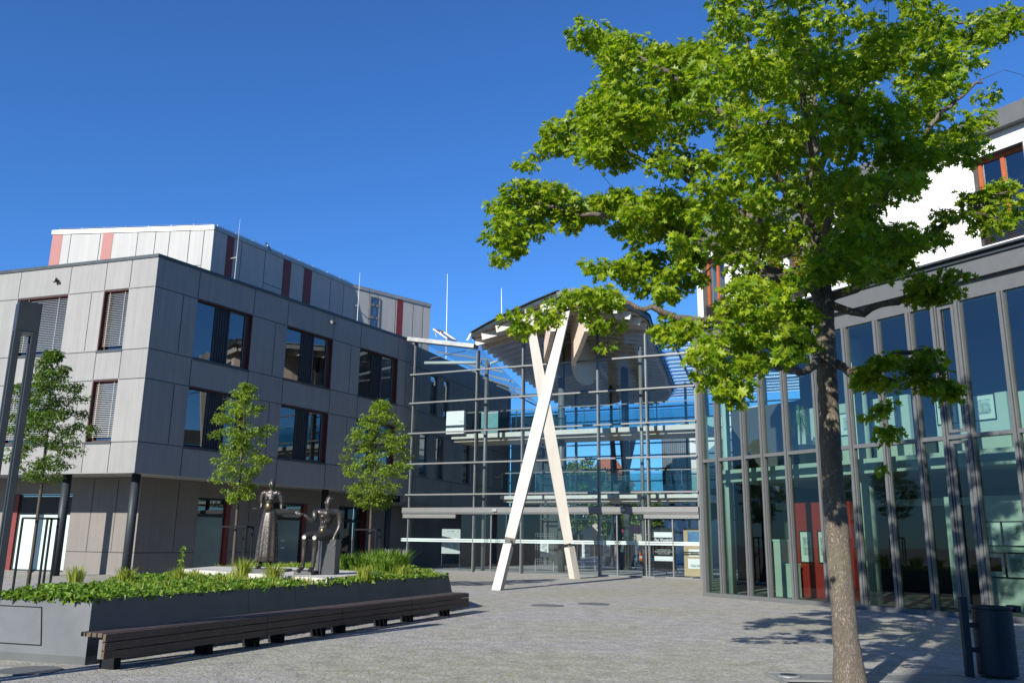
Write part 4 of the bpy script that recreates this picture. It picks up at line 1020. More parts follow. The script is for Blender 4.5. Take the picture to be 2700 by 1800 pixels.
for poly, n, dz, yc in POLY:
    xs = [p[0] for p in poly]; ys = [p[1] for p in poly]; k = 0; tries = 0
    while k < n and tries < n*60:
        tries += 1; x, y = random.uniform(min(xs), max(xs)), random.uniform(min(ys), max(ys))
        if not inpoly(x, y, poly): continue
        Y = yc
        if dz > 1:
            lat = abs(x-1880)/205.; h = max(.35, 1-(lat/3.2)**2); Y = yc+random.uniform(-1, 1)*dz*math.sqrt(h)
        else: Y = yc+random.gauss(0, dz*.6)
        CL.append((dat(x, y, Y), random.uniform(.15, .28) if dz > 1 else random.uniform(.10, .19))); k += 1
CL.append((dat(2030, 1075, 9.0), .09)); CL.append((dat(1392, 795, 8.8), .08))
tw = twigs(wood, CL, (TX, TY)); tw.build('twigs', M['twig'], oak)
pp_, od = clump_points([(tuple(c), r) for c, r in CL], 2000)
leaves('crown', M['leaf_oak'], pp_, .091, OAK, oak, droop=.45, out=od, flat=.3)

# ================================================================== YOUNG TREES WITH GUARDS
def young(px, Y, top_px, bot_px, wpx, z0, mat, label, seed, dens, size=.085, leans=0, prof=None):
    p = at(px, 1480, Y); x, y = p.x, p.y; zt = at(px+leans, top_px, Y).z; zb = at(px, bot_px, Y).z; W_ = wpx/FPX*Y/2
    o = empty('young_tree', (x, y, z0), label=label, cat='tree', group='young trees in front of the grey building')
    tp = at(px+leans, top_px, Y).x-x
    tr = [Vector((x, y, z0)), Vector((x+.01, y, z0+1)), Vector((x, y, zb)), Vector((x+tp*.4, y, (zb+zt)/2)), Vector((x+tp, y, zt-.1))]
    m = MB(); m.tube(tr, [.055, .045, .042, .025, .006], 10); m.build('trunk', M['twig'], o, smooth=True)
    wood = []
    for i in range(4):
        for k in range(6): wood.append((tr[i].lerp(tr[i+1], k/6), .02))
    wood = [q for q in wood if q[0].z > zb-.2]
    cs = []
    for i in range(dens):
        q = random.random()**.9; z = zb+.1+(zt-zb-.15)*q
        wr_ = W_*np.interp(q, [0, .15, .4, .7, .9, 1], prof or [.35, .8, 1, .7, .3, .08]); a = random.uniform(0, 6.28); d = wr_*random.random()**.5
        cs.append(((x+tp*q+math.cos(a)*d, y+math.sin(a)*d, z), random.uniform(.13, .22)))
    twigs(wood, cs, (x, y), .006).build('branches', M['twig'], o)
    P, O = clump_points(cs, 1500); leaves('crown', mat, P, size, OVAL, o, droop=.25, out=O)
    return x, y
def guard(x, y, z0, h, label, r=.42):
    o = empty('tree_guard', (x, y, z0), label=label, cat='tree guard', group='steel guards round the young trees')
    ps = [Vector((x+r*math.cos(a), y+r*math.sin(a), z0)) for a in (R(200), R(320), R(80), R(20))]
    for p in ps:
        m = MB(); m.beam(p, p+Vector((0,0,h)), .045, .045); m.build('post', M['guard'], o)
    m = MB(); lp = [ps[0], ps[1], ps[3], ps[2], ps[0]]
    for a, b in zip(lp, lp[1:]): m.beam(a+Vector((0,0,h)), b+Vector((0,0,h)), .05, .05)
    m.build('top_ring', M['guard'], o)
x, y = young(82, 23, 925, 1275, 235, 0, M['leaf_d'], 'darker young tree behind the lamp column at the far left', 1, 260, .085, 60); guard(x+.1, y, 0, 2.0, 'tree guard round the leftmost young tree')
x, y = young(614, 25, 1008, 1335, 175, 0, M['leaf_y'], 'slim yellow-green young tree left of the standing statue', 2, 165, .085, 35, [.5, .75, .8, .9, .35, .08]); guard(x+.05, y, 0, 1.88, 'tree guard round the young tree left of the statues')
x, y = young(972, 28, 1055, 1345, 180, 0, M['leaf_y'], 'full round-crowned young tree right of the seated statue', 3, 250, .085, 35, [.4, .75, 1, .8, .4, .1]); guard(x-.1, y, 0, 1.88, 'pale-lit tree guard round the young tree right of the statues')

# ================================================================== PLANTER
PT = .78
b1, b2, b3, b4, b5 = [Vector((a, b, 0)) for a, b in ((-5.32, 11.40), (-1.25, 20.9), (-3.0, 28.0), (-8.1, 26.8), (-7.1, 11.95))]
cen = (b1+b2+b3+b4+b5)/5
def inset(d, z):
    B = [b1, b2, b3, b4, b5]; out = []
    for i, p in enumerate(B):
        a = (p-B[i-1]).normalized(); c = (B[(i+1) % 5]-p).normalized(); n1 = Vector((-a.y, a.x, 0)); n2 = Vector((-c.y, c.x, 0))
        bis = (n1+n2).normalized(); out.append(p+bis*d/max(.3, bis.dot(n1))+Vector((0, 0, z)))
    return out
pl = empty('planter', b1, label='big grey raised planting bed with slanted steel walls holding the statues', cat='planter')
r0, r1, r2, r3 = inset(.0, 0), inset(0, .10), inset(.16, PT), inset(.22, PT)
m = MB()
n = 5
for i in range(5):
    j = (i+1) % 5
    mm = MB()
    for A_, B_ in ((r0, r1), (r1, r2), (r2, r3)): mm.add([A_[i], A_[j], B_[j], B_[i]], [(0,1,2,3)])
    q3 = [p-Vector((0, 0, .25)) for p in r3]; mm.add([r3[i], r3[j], q3[j], q3[i]], [(0,1,2,3)])
    mm.build('side_wall', M['planter'], pl)
m = MB()
for s in (.3, .42, .62, .8):
    m = MB()
    a = r1[0].lerp(r1[1], s); b = r2[0].lerp(r2[1], s); nn = Vector((.92, -.39, .15)).normalized()*.003; d = (r1[1]-r1[0]).normalized()*.004
    m.add([a-d+nn, a+d+nn, b+d+nn, b-d+nn], [(0,1,2,3)]); m.build('weld_seam', M['slate'], pl)

so = [p-Vector((0, 0, .08)) for p in r3]; m = MB(); m.add(so, [(0,1,2,3,4)]); m.build('soil', M['soil'], pl)
# service hatch in the short side
u_ = (b1-b5).normalized(); up_ = (r2[0]-r1[0]); 
def hp(s, t, o_=.004): 
    p = r1[0]-u_*s+(Vector((r2[0].x-r1[0].x, r2[0].y-r1[0].y, r2[0].z-r1[0].z)))*t; return p+Vector((-.3, -.93, .2))*o_
m = MB(); m.add([hp(.72, .15), hp(1.5, .15), hp(1.5, .82), hp(.80, .82)], [(0,1,2,3)]); H = m.build('hatch', M['planter'], pl)
m = MB()
for a, b in (((.72, .15), (1.5, .15)), ((.72, .15), (.80, .82)), ((.80, .82), (1.5, .82))): m.beam(hp(*a, .005), hp(*b, .005), .012, .012)
m.build('hatch_gap', M['ink'], H)
# statue platform
pf = empty('statue_platform', (-4, 17, .6), label='pale concrete slab under the two bronze statues in the planting bed', cat='platform')
Z = .86
pq = [at(478, 1500, 1), at(862, 1521, 1), at(975, 1507, 1), at(640, 1488, 1)]
def gp(px, py, z): r = at(px, py, 1.0); t = (z-EYE)/(r.z-EYE); return Vector((r.x*t, t, z))
Pq = [gp(478, 1499, Z), gp(862, 1524, Z), gp(1000, 1508, Z), gp(760, 1494, Z), gp(560, 1492, Z)]
m = MB(); m.prism([(p.x, p.y) for p in Pq], .62, Z); m.build('slab', M['stone'], pf, bevel=.01)

# ---- bronze figures: one skinned body each
def skin(name, parent, chains, mat, vox=.0085):
    """one continuous body: tapering elliptical limbs fused into a single voxel-remeshed surface"""
    m = MB()
    for ch in chains:
        P = [Vector(p[:3]) for p in ch]; r_ = [(p[3], p[4] if len(p) > 4 else p[3]) for p in ch]
        Q_ = []; RR = []
        for k in range(len(P)-1):       # smooth in-between rings
            p0, p1, p2, p3 = P[max(k-1, 0)], P[k], P[k+1], P[min(k+2, len(P)-1)]
            for t in (0, .25, .5, .75):
                c_ = .5*((2*p1)+(p2-p0)*t+(2*p0-5*p1+4*p2-p3)*t*t+(3*p1-p0-3*p2+p3)*t**3); e = t*t*(3-2*t)
                Q_.append(c_); RR.append((r_[k][0]*(1-e)+r_[k+1][0]*e, r_[k][1]*(1-e)+r_[k+1][1]*e))
        Q_.append(P[-1]); RR.append(r_[-1]); n = 14
        d0 = (Q_[1]-Q_[0]).normalized(); d1 = (Q_[-1]-Q_[-2]).normalized()
        Q_ = [Q_[0]-d0*min(RR[0])*.75]+Q_+[Q_[-1]+d1*min(RR[-1])*.75]; RR = [(RR[0][0]*.5, RR[0][1]*.5)]+RR+[(RR[-1][0]*.5, RR[-1][1]*.5)]
        b = len(m.v); K_ = len(Q_)
        for k, c_ in enumerate(Q_):
            d = (Q_[min(k+1, K_-1)]-Q_[max(k-1, 0)]).normalized(); ref = Vector((1, 0, 0)) if abs(d.x) < .8 else Vector((0, 1, 0))
            x = (ref-d*ref.dot(d)).normalized(); y = d.cross(x)
            for jj in range(n): a = 2*math.pi*jj/n; m.v.append(tuple(c_+x*math.cos(a)*RR[k][0]+y*math.sin(a)*RR[k][1]))
        for k in range(K_-1):
            for jj in range(n): m.f.append((b+k*n+jj, b+k*n+(jj+1) % n, b+(k+1)*n+(jj+1) % n, b+(k+1)*n+jj)); m.m.append(0)
        m.f.append(tuple(b+jj for jj in range(n-1, -1, -1))); m.f.append(tuple(b+(K_-1)*n+jj for jj in range(n))); m.m += [0, 0]
    me = bpy.data.meshes.new(name); me.from_pydata(m.v, [], m.f); me.update(); me.materials.append(mat)
    tmp = bpy.data.objects.new(name, me); COL.objects.link(tmp)
    rm_ = tmp.modifiers.new('remesh', 'REMESH'); rm_.mode = 'VOXEL'; rm_.voxel_size = vox; rm_.use_smooth_shade = True
    sm_ = tmp.modifiers.new('smooth', 'SMOOTH'); sm_.factor = .5; sm_.iterations = 3
    bpy.context.view_layer.update()
    me2 = bpy.data.meshes.new_from_object(tmp.evaluated_get(bpy.context.evaluated_depsgraph_get()))
    bpy.data.objects.remove(tmp); me2.name = name
    o = bpy.data.objects.new(name, me2); COL.objects.link(o); o.parent = parent
    return o
def hand(c, d, side, r=.0105, ln=.075, spread=.5):
    """palm centre c, pointing d; five finger chains of differing length"""
    c, d, side = Vector(c), Vector(d).normalized(), Vector(side).normalized(); out = []
    palm = c+d*.05
    for k, (off, l) in enumerate(((-.030, .85), (-.010, 1.0), (.012, .95), (.032, .75))):
        b = palm+side*off; e = b+(d+side*off*6*spread)*ln*l*.5; f_ = e+(d+side*off*6*spread+Vector((0,0,-.25)))*ln*l*.5
        out.append([(*palm, .022, .014), (*b, .012), (*e, r), (*f_, r*.75)])
    b = c+side*.03; out.append([(*c, .024, .016), (*(b+side*.012+d*.01), .013), (*(b+side*.03+d*.045), r)])
    return out, palm
# standing woman
fb = gp(700, 1499, Z+.05); fb.z = Z
stw = empty('woman_statue', fb, label='tall bronze statue of a standing woman in a long fluted skirt with arms held out', cat='statue')
K = 1.0
hgt = (1499-1272)/FPX*fb.y*1.0; sc_ = hgt/1.96
m = MB(); m.box(fb.x-.42, fb.x+.5, fb.y-.3, fb.y+.4, Z+.002, Z+.055); m.build('base_plate', M['granite'], stw, bevel=.006)
LZ = .055
def SW(x, y, z, *r): return (x*sc_, y*sc_, z*sc_+LZ, *[q*sc_ for q in r])
ch = [
 [SW(.0,0,1.12,.13,.10), SW(-.01,-.01,1.22,.125,.10), SW(-.02,-.03,1.31,.10,.115), SW(-.02,-.02,1.41,.088,.085), SW(-.01,-.01,1.51,.125,.10), SW(0,0,1.60,.15,.085), SW(.0,.0,1.66,.10,.06), SW(.0,.01,1.70,.045,.045), SW(.01,-.0,1.735,.048,.052), SW(.01,-.01,1.79,.070,.082), SW(.01,-.0,1.86,.072,.086), SW(.01,.01,1.91,.052,.06), SW(.0,.02,1.94,.03,.03)],
 [SW(-.06,0,1.62,.06,.06), SW(-.15,0,1.64,.062,.06), SW(-.192,.01,1.58,.058,.055), SW(-.205,.02,1.47,.047), SW(-.198,.02,1.40,.038), SW(-.195,.0,1.34,.034), SW(-.205,-.02,1.305,.025), SW(-.25,-.04,1.29,.028,.020)],
 [SW(.06,0,1.62,.06,.06), SW(.155,0,1.64,.064,.06), SW(.215,.01,1.57,.060,.055), SW(.245,.02,1.46,.048), SW(.25,.02,1.39,.040), SW(.25,.0,1.33,.034), SW(.265,-.02,1.29,.025), SW(.30,-.04,1.275,.028,.020)],
 [SW(-.04,-.03,1.52,.05,.05), SW(-.065,-.095,1.51,.048,.045)], [SW(.04,-.03,1.52,.05,.05), SW(.06,-.095,1.51,.048,.045)],
]
for q, dx in ((-.25, -1), (.30, 1)):
    c = Vector(SW(q, -.04, 1.29 if dx < 0 else 1.275)[:3]); hs, palm = hand(c, (dx, -.15, .02), (0, -1, 0), ln=.09); ch.append([(*c, .028*sc_, .02*sc_), (*palm, .022, .014)]); ch += hs
skin('body', stw, ch, M['bronze'])
m = MB(); ox, oy, oz = fb.x, fb.y, Z+LZ
def flute(a, z): return 1+.07*math.sin(a*9+1.2)*min(1, max(0, (1.28-z/sc_)*1.6))
m.lathe((ox, oy, oz), [(r*sc_, z*sc_) for r, z in ((.0,.15),(.225,.15),(.24,.165),(.235,.3),(.222,.5),(.208,.7),(.197,.85),(.185,.97),(.172,1.08),(.155,1.18),(.135,1.26),(.0,1.26))], 72, sx=1, sy=.72, fn=flute)
SK = m.build('skirt', M['bronze'], stw, smooth=True)
m = MB()
for a0 in (-.35, -1.45, -2.3):
    for k in range(8):
        z = (.2+k*.115)*sc_; rr_ = np.interp(z/sc_, [.15, .5, .85, 1.2], [.24, .222, .197, .155])*sc_*1.05
        m.lathe((ox+math.cos(a0)*rr_, oy+math.sin(a0)*rr_*.72, oz+z), [(.004,-.012),(.014,-.006),(.014,.006),(.004,.012)], 8)
m.build('skirt_button', M['bronze'], SK, smooth=True)
for sx_, lab in ((-.13, 0), (.10, 0)):
    m = MB(); m.tube([(ox+sx_*sc_, oy+.05, oz+.15*sc_), (ox+sx_*sc_, oy+.02, oz+.06), (ox+sx_*sc_-.02, oy-.08, oz+.035), (ox+sx_*sc_-.05, oy-.16, oz+.02)], [.04, .04, .036, .016], 10); m.tube([(ox+sx_*sc_, oy+.05, oz+.06), (ox+sx_*sc_, oy+.06, oz)], [.02, .012], 8); m.build('shoe', M['bronze'], stw, smooth=True)
def facebits(parent, c, s, turn, matb=None):
    """nose, brows, eyes and mouth on a head centred at c, radius about s"""
    f = Vector((math.sin(turn), -math.cos(turn), 0)); x = Vector((math.cos(turn), math.sin(turn), 0)); c = Vector(c)
    m = MB(); m.tube([c+f*s*.92+Vector((0,0,s*.25)), c+f*s*1.18+Vector((0,0,-s*.15)), c+f*s*1.22+Vector((0,0,-s*.28)), c+f*s*.95+Vector((0,0,-s*.36))], [s*.10, s*.14, s*.15, s*.06], 8); m.build('nose', M['bronze'], parent, smooth=True)
    for sg in (-1, 1):
        m = MB(); p = c+f*s*.88+x*sg*s*.38+Vector((0,0,s*.1)); m.lathe(p, [(.001,-s*.09),(s*.13,-s*.04),(s*.13,s*.04),(.001,s*.09)], 8); m.build('eye', M['bronzelight'], parent, smooth=True)
        m = MB(); m.tube([p-x*s*.22+Vector((0,0,s*.17)), p+f*s*.06+Vector((0,0,s*.24)), p+x*s*.22+Vector((0,0,s*.17))], s*.05, 6); m.build('brow', M['bronze'], parent, smooth=True)
        m = MB(); p = c+x*sg*s*.95+f*s*.05; m.lathe(p, [(s*.04,-s*.28),(s*.14,-s*.1),(s*.16,s*.15),(s*.05,s*.25)], 8, sx=.5); m.build('ear', M['bronze'], parent, smooth=True)
    m = MB(); p = c+f*s*.93+Vector((0,0,-s*.55)); m.tube([p-x*s*.28-f*s*.06, p+f*s*.05, p+x*s*.28-f*s*.06], [s*.03, s*.08, s*.03], 6); m.build('mouth', M['bronze'], parent, smooth=True)
h = SW(.01, -.01, 1.82); facebits(stw, (ox+h[0], oy+h[1], oz-LZ+h[2]), .082*sc_, R(-12))
m = MB(); m.lathe((ox+.01, oy+.03, oz+1.885*sc_), [(.01,.075),(.05,.055),(.075,.01),(.072,-.05),(.04,-.09)][::-1], 16); m.build('hair', M['bronze'], stw, smooth=True)
m = MB(); m.lathe((ox-.01*sc_, oy-.118*sc_, oz+1.33*sc_), [(.01,-.09),(.055,-.06),(.072,0),(.055,.07),(.01,.11)], 16, sy=.6); m.build('belly', M['bronzegold'], stw, smooth=True)
# seated man
mb_ = gp(830, 1507, Z+.05); mb_.z = Z
stm = empty('man_statue', mb_, label='bronze statue of a seated naked man on a block pointing to the left', cat='statue')
k = FPX/mb_.y # px per metre
q = lambda cx, cy, dy=0: ((cx-1010)/5.227/k, dy, (1335-cy)/5.227/k+.075)
m = MB(); m.box(mb_.x-.36, mb_.x+.02, mb_.y-.32, mb_.y+.2, Z+.002, Z+.075); m.build('base_plate', M['granite'], stm, bevel=.006)
m = MB(); bx0 = mb_.x+q(1105, 0)[0]; bx1 = mb_.x+q(1275, 0)[0]; m.hexa([(bx0, mb_.y-.12, Z+.004), (bx1, mb_.y-.04, Z+.004), (bx1, mb_.y+.5, Z+.004), (bx0-.25, mb_.y+.5, Z+.004), (bx0, mb_.y-.12, Z+q(0, 925)[2]), (bx1, mb_.y-.04, Z+q(0, 925)[2]), (bx1, mb_.y+.5, Z+q(0, 925)[2]), (bx0-.25, mb_.y+.5, Z+q(0, 925)[2])]); m.build('seat_block', M['granite'], stm, bevel=.008)
def S_(cx, cy, dy, *r): return (*q(cx, cy, dy), *[v*1.14 for v in r])
pel = S_(1105, 850, .08, .12, .11)
ch = [
 [pel, S_(1085, 800, .06, .095, .105), S_(1100, 730, .08, .095, .085), S_(1115, 650, .08, .135, .09), S_(1120, 590, .08, .16, .095), S_(1120, 550, .09, .09, .07), S_(1125, 520, .08, .050, .052), S_(1128, 495, .07, .058, .068), S_(1132, 450, .06, .070, .082), S_(1136, 415, .07, .072, .082), S_(1138, 390, .07, .066, .072)],
 [S_(1120, 590, .08, .16, .095), S_(990, 575, .05, .065), S_(962, 590, .0, .06), S_(975, 650, -.05, .05), S_(960, 690, -.12, .044), S_(900, 650, -.18, .036), S_(845, 608, -.2, .026), S_(815, 600, -.22, .028, .02)],
 [S_(1120, 590, .08, .16, .095), S_(1250, 575, .1, .075), S_(1285, 610, .1, .065), S_(1295, 690, .1, .055), S_(1290, 770, .08, .046), S_(1262, 840, .04, .036), S_(1240, 895, .0, .026), S_(1240, 925, -.02, .028, .02)],
 [pel, S_(1040, 880, .03, .085), S_(960, 885, -.12, .078), S_(890, 898, -.26, .06), S_(893, 960, -.27, .052), S_(890, 1030, -.24, .052), S_(885, 1130, -.25, .042), S_(885, 1240, -.25, .032), S_(880, 1290, -.25, .034), S_(850, 1318, -.33, .032), S_(820, 1328, -.38, .02)],
 [pel, S_(1150, 880, .0, .09), S_(1100, 890, -.16, .08), S_(1035, 902, -.3, .062), S_(1035, 960, -.31, .054), S_(1035, 1030, -.28, .056), S_(1028, 1130, -.29, .044), S_(1022, 1240, -.29, .034), S_(1018, 1290, -.29, .036), S_(1000, 1318, -.38, .034), S_(975, 1328, -.44, .02)],
 [S_(1115, 650, .08, .135, .09), S_(1060, 630, -.02, .05, .035)], [S_(1115, 650, .08, .135, .09), S_(1150, 625, -.03, .05, .035)],
]
c = Vector(q(815, 600, -.22)); hs, palm = hand(c, (-1, -.1, .25), (0, -.5, -1), ln=.09); ch.append([(*c, .028, .02), (*palm, .022, .014)]); ch += hs
c = Vector(q(1240, 925, -.02)); hs, palm = hand(c, (0, -.25, -1), (-1, 0, 0), ln=.09); ch.append([(*c, .028, .02), (*palm, .022, .014)]); ch += hs
skin('body', stm, ch, M['bronze'])
h = q(1132, 445, .06); facebits(stm, (mb_.x+h[0], mb_.y+h[1], Z+h[2]), .082, R(-35))
m = MB(); t_ = q(1140, 400, .08); m.lathe((mb_.x+t_[0]+.01, mb_.y+t_[1], Z+t_[2]-.01), [(.07,-.05),(.085,-.02),(.086,.045),(.08,.05)], 20); m.build('cap', M['bronze'], stm, smooth=True)
m = MB()
for i in range(5):
    for sg in (-1, 1):
        a = Vector(q(1090+sg*12, 672+i*20, -.015)); b = Vector(q(1090+sg*62, 660+i*20, .0)); o3 = Vector((mb_.x, mb_.y, Z)); m.tube([o3+a, o3+(a+b)/2+Vector((0,-.012,0)), o3+b+Vector((0,.02,0))], [.006, .011, .006], 6)
for sg in (-1, 1):
    m.tube([Vector((mb_.x, mb_.y, Z))+Vector(q(1090+sg*14, cy, dy)) for cy, dy in ((668, -.02), (700, -.03), (740, -.025), (765, -.02))], [.012, .02, .018, .006], 8)
m.build('ribs', M['bronze'], stm, smooth=True)
m = MB(); p = Vector((mb_.x, mb_.y, Z))+Vector(q(1082, 815, -.035)); m.lathe(p, [(.01,-.065),(.05,-.045),(.065,0),(.05,.05),(.01,.07)], 16, sy=.7); m.build('belly', M['bronzegold'], stm, smooth=True)
for cx, cy, dy in ((886, 903, -.325), (1028, 910, -.368)):
    p = Vector((mb_.x, mb_.y, Z))+Vector(q(cx, cy, dy)); m = MB(); m.tube([p, p+Vector((0,-.012,0))], [.043, .04], 20); m.build('knee_disc', M['bronzelight'], stm)

# ---- bed planting
def inbed(x, y, mg=.3):
    P_ = [(p.x, p.y) for p in inset(mg, 0)]; return inpoly(x, y, P_)
slabp = [(p.x, p.y) for p in Pq]
pts = []
while len(pts) < 17000:
    # denser toward the near long side
    x, y = random.uniform(-9, -1.2), random.uniform(11.2, 28)
    if not inbed(x, y, .24) or inpoly(x, y, slabp): continue
    if y > 18 and random.random() < .55: continue
    if -7.6 < x < -2.9 and y > 15.2 and inpoly(x+.15, y+.9, slabp): continue
    pts.append((x, y, PT+random.uniform(-.06, .08)+.03*math.sin(x*2.1)*math.cos(y*1.7)))
# spill over the rim
for _ in range(900):
    s = random.random(); e = r2[0].lerp(r2[1], s) if random.random() < .6 else r2[0].lerp(r2[4], s); pts.append((e.x+random.uniform(-.05, .03), e.y+random.uniform(-.04, .04), PT+random.uniform(-.03, .07)))
leaves('ivy_cover', M['ivy'], pts, .07, IVY, droop=.1, flat=.6, kind='stuff', label='green ivy and strawberry leaves covering the planting bed', cat='ground cover')
def blades(name, mat, spots, h, n, label, cat, kind=None, group=None, wd=.008, spread=.35):
    m = MB()
    for (x, y, z, sc) in spots:
        for _ in range(int(n*sc)):
            a = random.uniform(0, 6.28); d = Vector((math.cos(a), math.sin(a), 0)); b = Vector((x, y, z))+d*random.uniform(0, .16*sc); H_ = h*sc*random.uniform(.5, 1.1); lean = random.uniform(.1, spread)*H_*1.6
            side = Vector((-d.y, d.x, 0))*wd
            q1 = b+d*lean*.35+Vector((0,0,H_*.6)); q2 = b+d*lean+Vector((0,0,H_*(1-.1*random.random())))
            m.add([b-side, b+side, q1+side*.8, q1-side*.8, q2], [(0,1,2,3),(3,2,4)])
    return m.build(name, mat, kind=kind, label=label, cat=cat, group=group)
# low grass between the ivy
sp = []
while len(sp) < 420:
    x, y = random.uniform(-9, -1.5), random.uniform(12.5, 27.5)
    if not inbed(x, y, .3) or inpoly(x, y, slabp): continue
    if y < 13.6 and random.random() < .7: continue
    sp.append((x, y, PT-.05, random.uniform(.5, .95)))
blades('bed_grass', M['grass'], sp, .23, 26, 'loose yellow-green grass growing through the planting bed', 'grass', 'stuff')
tuft = [(-6.2, 14.6, 1.0, 'grass tuft nearest the front corner of the bed'), (-7.4, 16.1, .8, 'small grass tuft at the left of the bed'), (-4.6, 15.3, 1.25, 'big grass tuft in front of the left end of the slab'), (-3.9, 16.3, 1.2, 'grass tuft in front of the standing statue'), (-4.25, 15.9, .9, 'grass tuft between the two big ones'), (-6.6, 18.9, 1.0, 'grass tuft left of the concrete slab')]
for px, py, sc, lab in ((640, 1520, 1.25, 'largest grass tuft, in front of the slab below the left young tree'), (720, 1530, 1.1, 'grass tuft in front of the standing statue'), (470, 1535, .9, 'grass tuft at the left corner of the slab'), (330, 1535, .9, 'grass tuft in front of the dark corner column'), (200, 1530, .9, 'grass tuft left of the corner column'), (960, 1530, 1.0, 'grass tuft below the right end of the slab'), (1060, 1522, .9, 'grass tuft near the right tip of the bed')):
    p = gp(px, py, PT); blades('grass_tuft', M['grass'], [(p.x, p.y, PT-.03, sc)], .36, 200, lab, 'grass tuft', None, 'grass tufts in the planting bed')
for px, py, sc, lab in ((940, 1508, 1.0, 'feathery fern clump right beside the seated statue'), (985, 1504, 1.2, 'fern clump between the seated statue and the bed tip'), (1040, 1502, 1.25, 'rightmost big fern clump in the bed'), (900, 1497, .9, 'bushy clump behind the seat block'), (1010, 1512, .9, 'fern clump at the front right of the slab')):
    p = gp(px, py, PT); blades('fern_clump', M['fern'], [(p.x+dx, p.y+dy, PT-.03, sc*.8) for dx, dy in ((0,0),(.2,.1),(-.2,.1))], .62, 150, lab, 'fern', None, 'ferns in the planting bed', .014, .5)
p = gp(1045, 1490, PT); blades('lavender', M['lav'], [(p.x+dx*.2, p.y, PT+.32, .55) for dx in (-1.5, 0, 1.2)], .45, 26, 'mauve flower spikes above the ferns at the right of the bed', 'flowers', None, None, .014, .2)
p = gp(476, 1512, PT); wl_ = empty('tall_weed', p, label='single upright weed stem at the left end of the slab', cat='plant')
m = MB(); m.tube([p, p+Vector((.01,0,.35)), p+Vector((.0,0,.62))], [.008,.006,.003], 6); m.build('stem', M['fern'], wl_)
P_ = [(p.x+random.gauss(0,.02), p.y+random.gauss(0,.02), p.z+.12+.5*i/60) for i in range(60)]; leaves('leaf_whorl', M['ivy'], P_, .09, OVAL, wl_, droop=-.1)

# ================================================================== BENCH
A0, A1 = Vector((-4.80, 10.75, 0)), Vector((-.88, 19.95, 0))
be = empty('long_bench', A0, label='long dark brown slatted bench along the front of the planter', cat='bench')
bu = (A1-A0).normalized(); bn_ = Vector((-bu.y, bu.x, 0)); BL = (A1-A0).length   # bn_ points to the planter
def bb(m, s0, s1, d0, d1, z0, z1):
    P = [A0+bu*s0+bn_*d0, A0+bu*s1+bn_*d0, A0+bu*s1+bn_*d1, A0+bu*s0+bn_*d1]; m.hexa([p+Vector((0,0,z0)) for p in P]+[p+Vector((0,0,z1)) for p in P])
cuts = [0, 3.0, 5.0, 7.4, BL]
for a, b in zip(cuts, cuts[1:]):
    for i in range(3):
        m = MB(); bb(m, a+.004, b-.004, 0, .05, .155+i*.1, .155+i*.1+.09); m.build('front_slat', M['wood'], be, bevel=.006)
    for i in range(4):
        m = MB(); bb(m, a+.004, b-.004, .062+i*.093, .062+i*.093+.075, .40, .452); m.build('seat_slat', M['wood'], be, bevel=.006)
for s in (.28, 1.9, 2.9, 3.5, 4.6, 5.2, 6.6, 7.6, 9.2):
    m = MB(); bb(m, s, s+.10, .12, .36, .0, .38); m.build('support', M['guard'], be)
m = MB()
for i in range(3): bb(m, -.003, .003, .002, .048, .16+i*.1, .155+i*.1+.085)
for i in range(4): bb(m, -.003, .003, .066+i*.093, .062+i*.093+.071, .403, .449)
m.build('slat_end', M['woodend'], be)
m = MB(); bb(m, .05, .06, .1, .16, .15, .37); m.build('end_bracket', M['steel_light'], be)

# ================================================================== LAMP COLUMN
lx, ly = -5.86, 10.0
lp_ = empty('street_lamp', (lx, ly, 0), rz=R(0), label='dark square lamp column of four slim posts at the left edge', cat='street lamp')
th = R(38); ca, sa_ = math.cos(th), math.sin(th)
def rp(x, y, z): return Vector((lx+x*ca-y*sa_, ly+x*sa_+y*ca, z))
hw_ = .125
for sx_ in (-1, 1):
    for sy_ in (-1, 1):
        m = MB(); a = rp(sx_*(hw_-.035), sy_*(hw_-.035), 0); pw_ = .07
        P = [rp(sx_*(hw_-.035)+i*pw_/2, sy_*(hw_-.035)+j*pw_/2, 0) for i, j in ((-1,-1),(1,-1),(1,1),(-1,1))]
        m.hexa(P+[p+Vector((0,0,3.95)) for p in P]); m.build('post', M['anth'], lp_, bevel=.004)
m = MB(); P = [rp(i*hw_, j*hw_, 3.95) for i, j in ((-1,-1),(1,-1),(1,1),(-1,1))]; m.hexa(P+[p+Vector((0,0,.36)) for p in P]); m.build('lamp_head', M['anth'], lp_, bevel=.005)
m = MB(); P = [rp(i*(hw_-.02), j*(hw_-.02), 3.93) for i, j in ((-1,-1),(1,-1),(1,1),(-1,1))]; m.hexa(P+[p+Vector((0,0,.018)) for p in P]); m.build('diffuser', M['offwhite'], lp_)
m = MB(); P = [rp(i*.2, j*.2, .004) for i, j in ((-1,-1),(1,-1),(1,1),(-1,1))]; m.hexa(P+[p+Vector((0,0,.02)) for p in P]); m.build('base_plate', M['anth'], lp_)

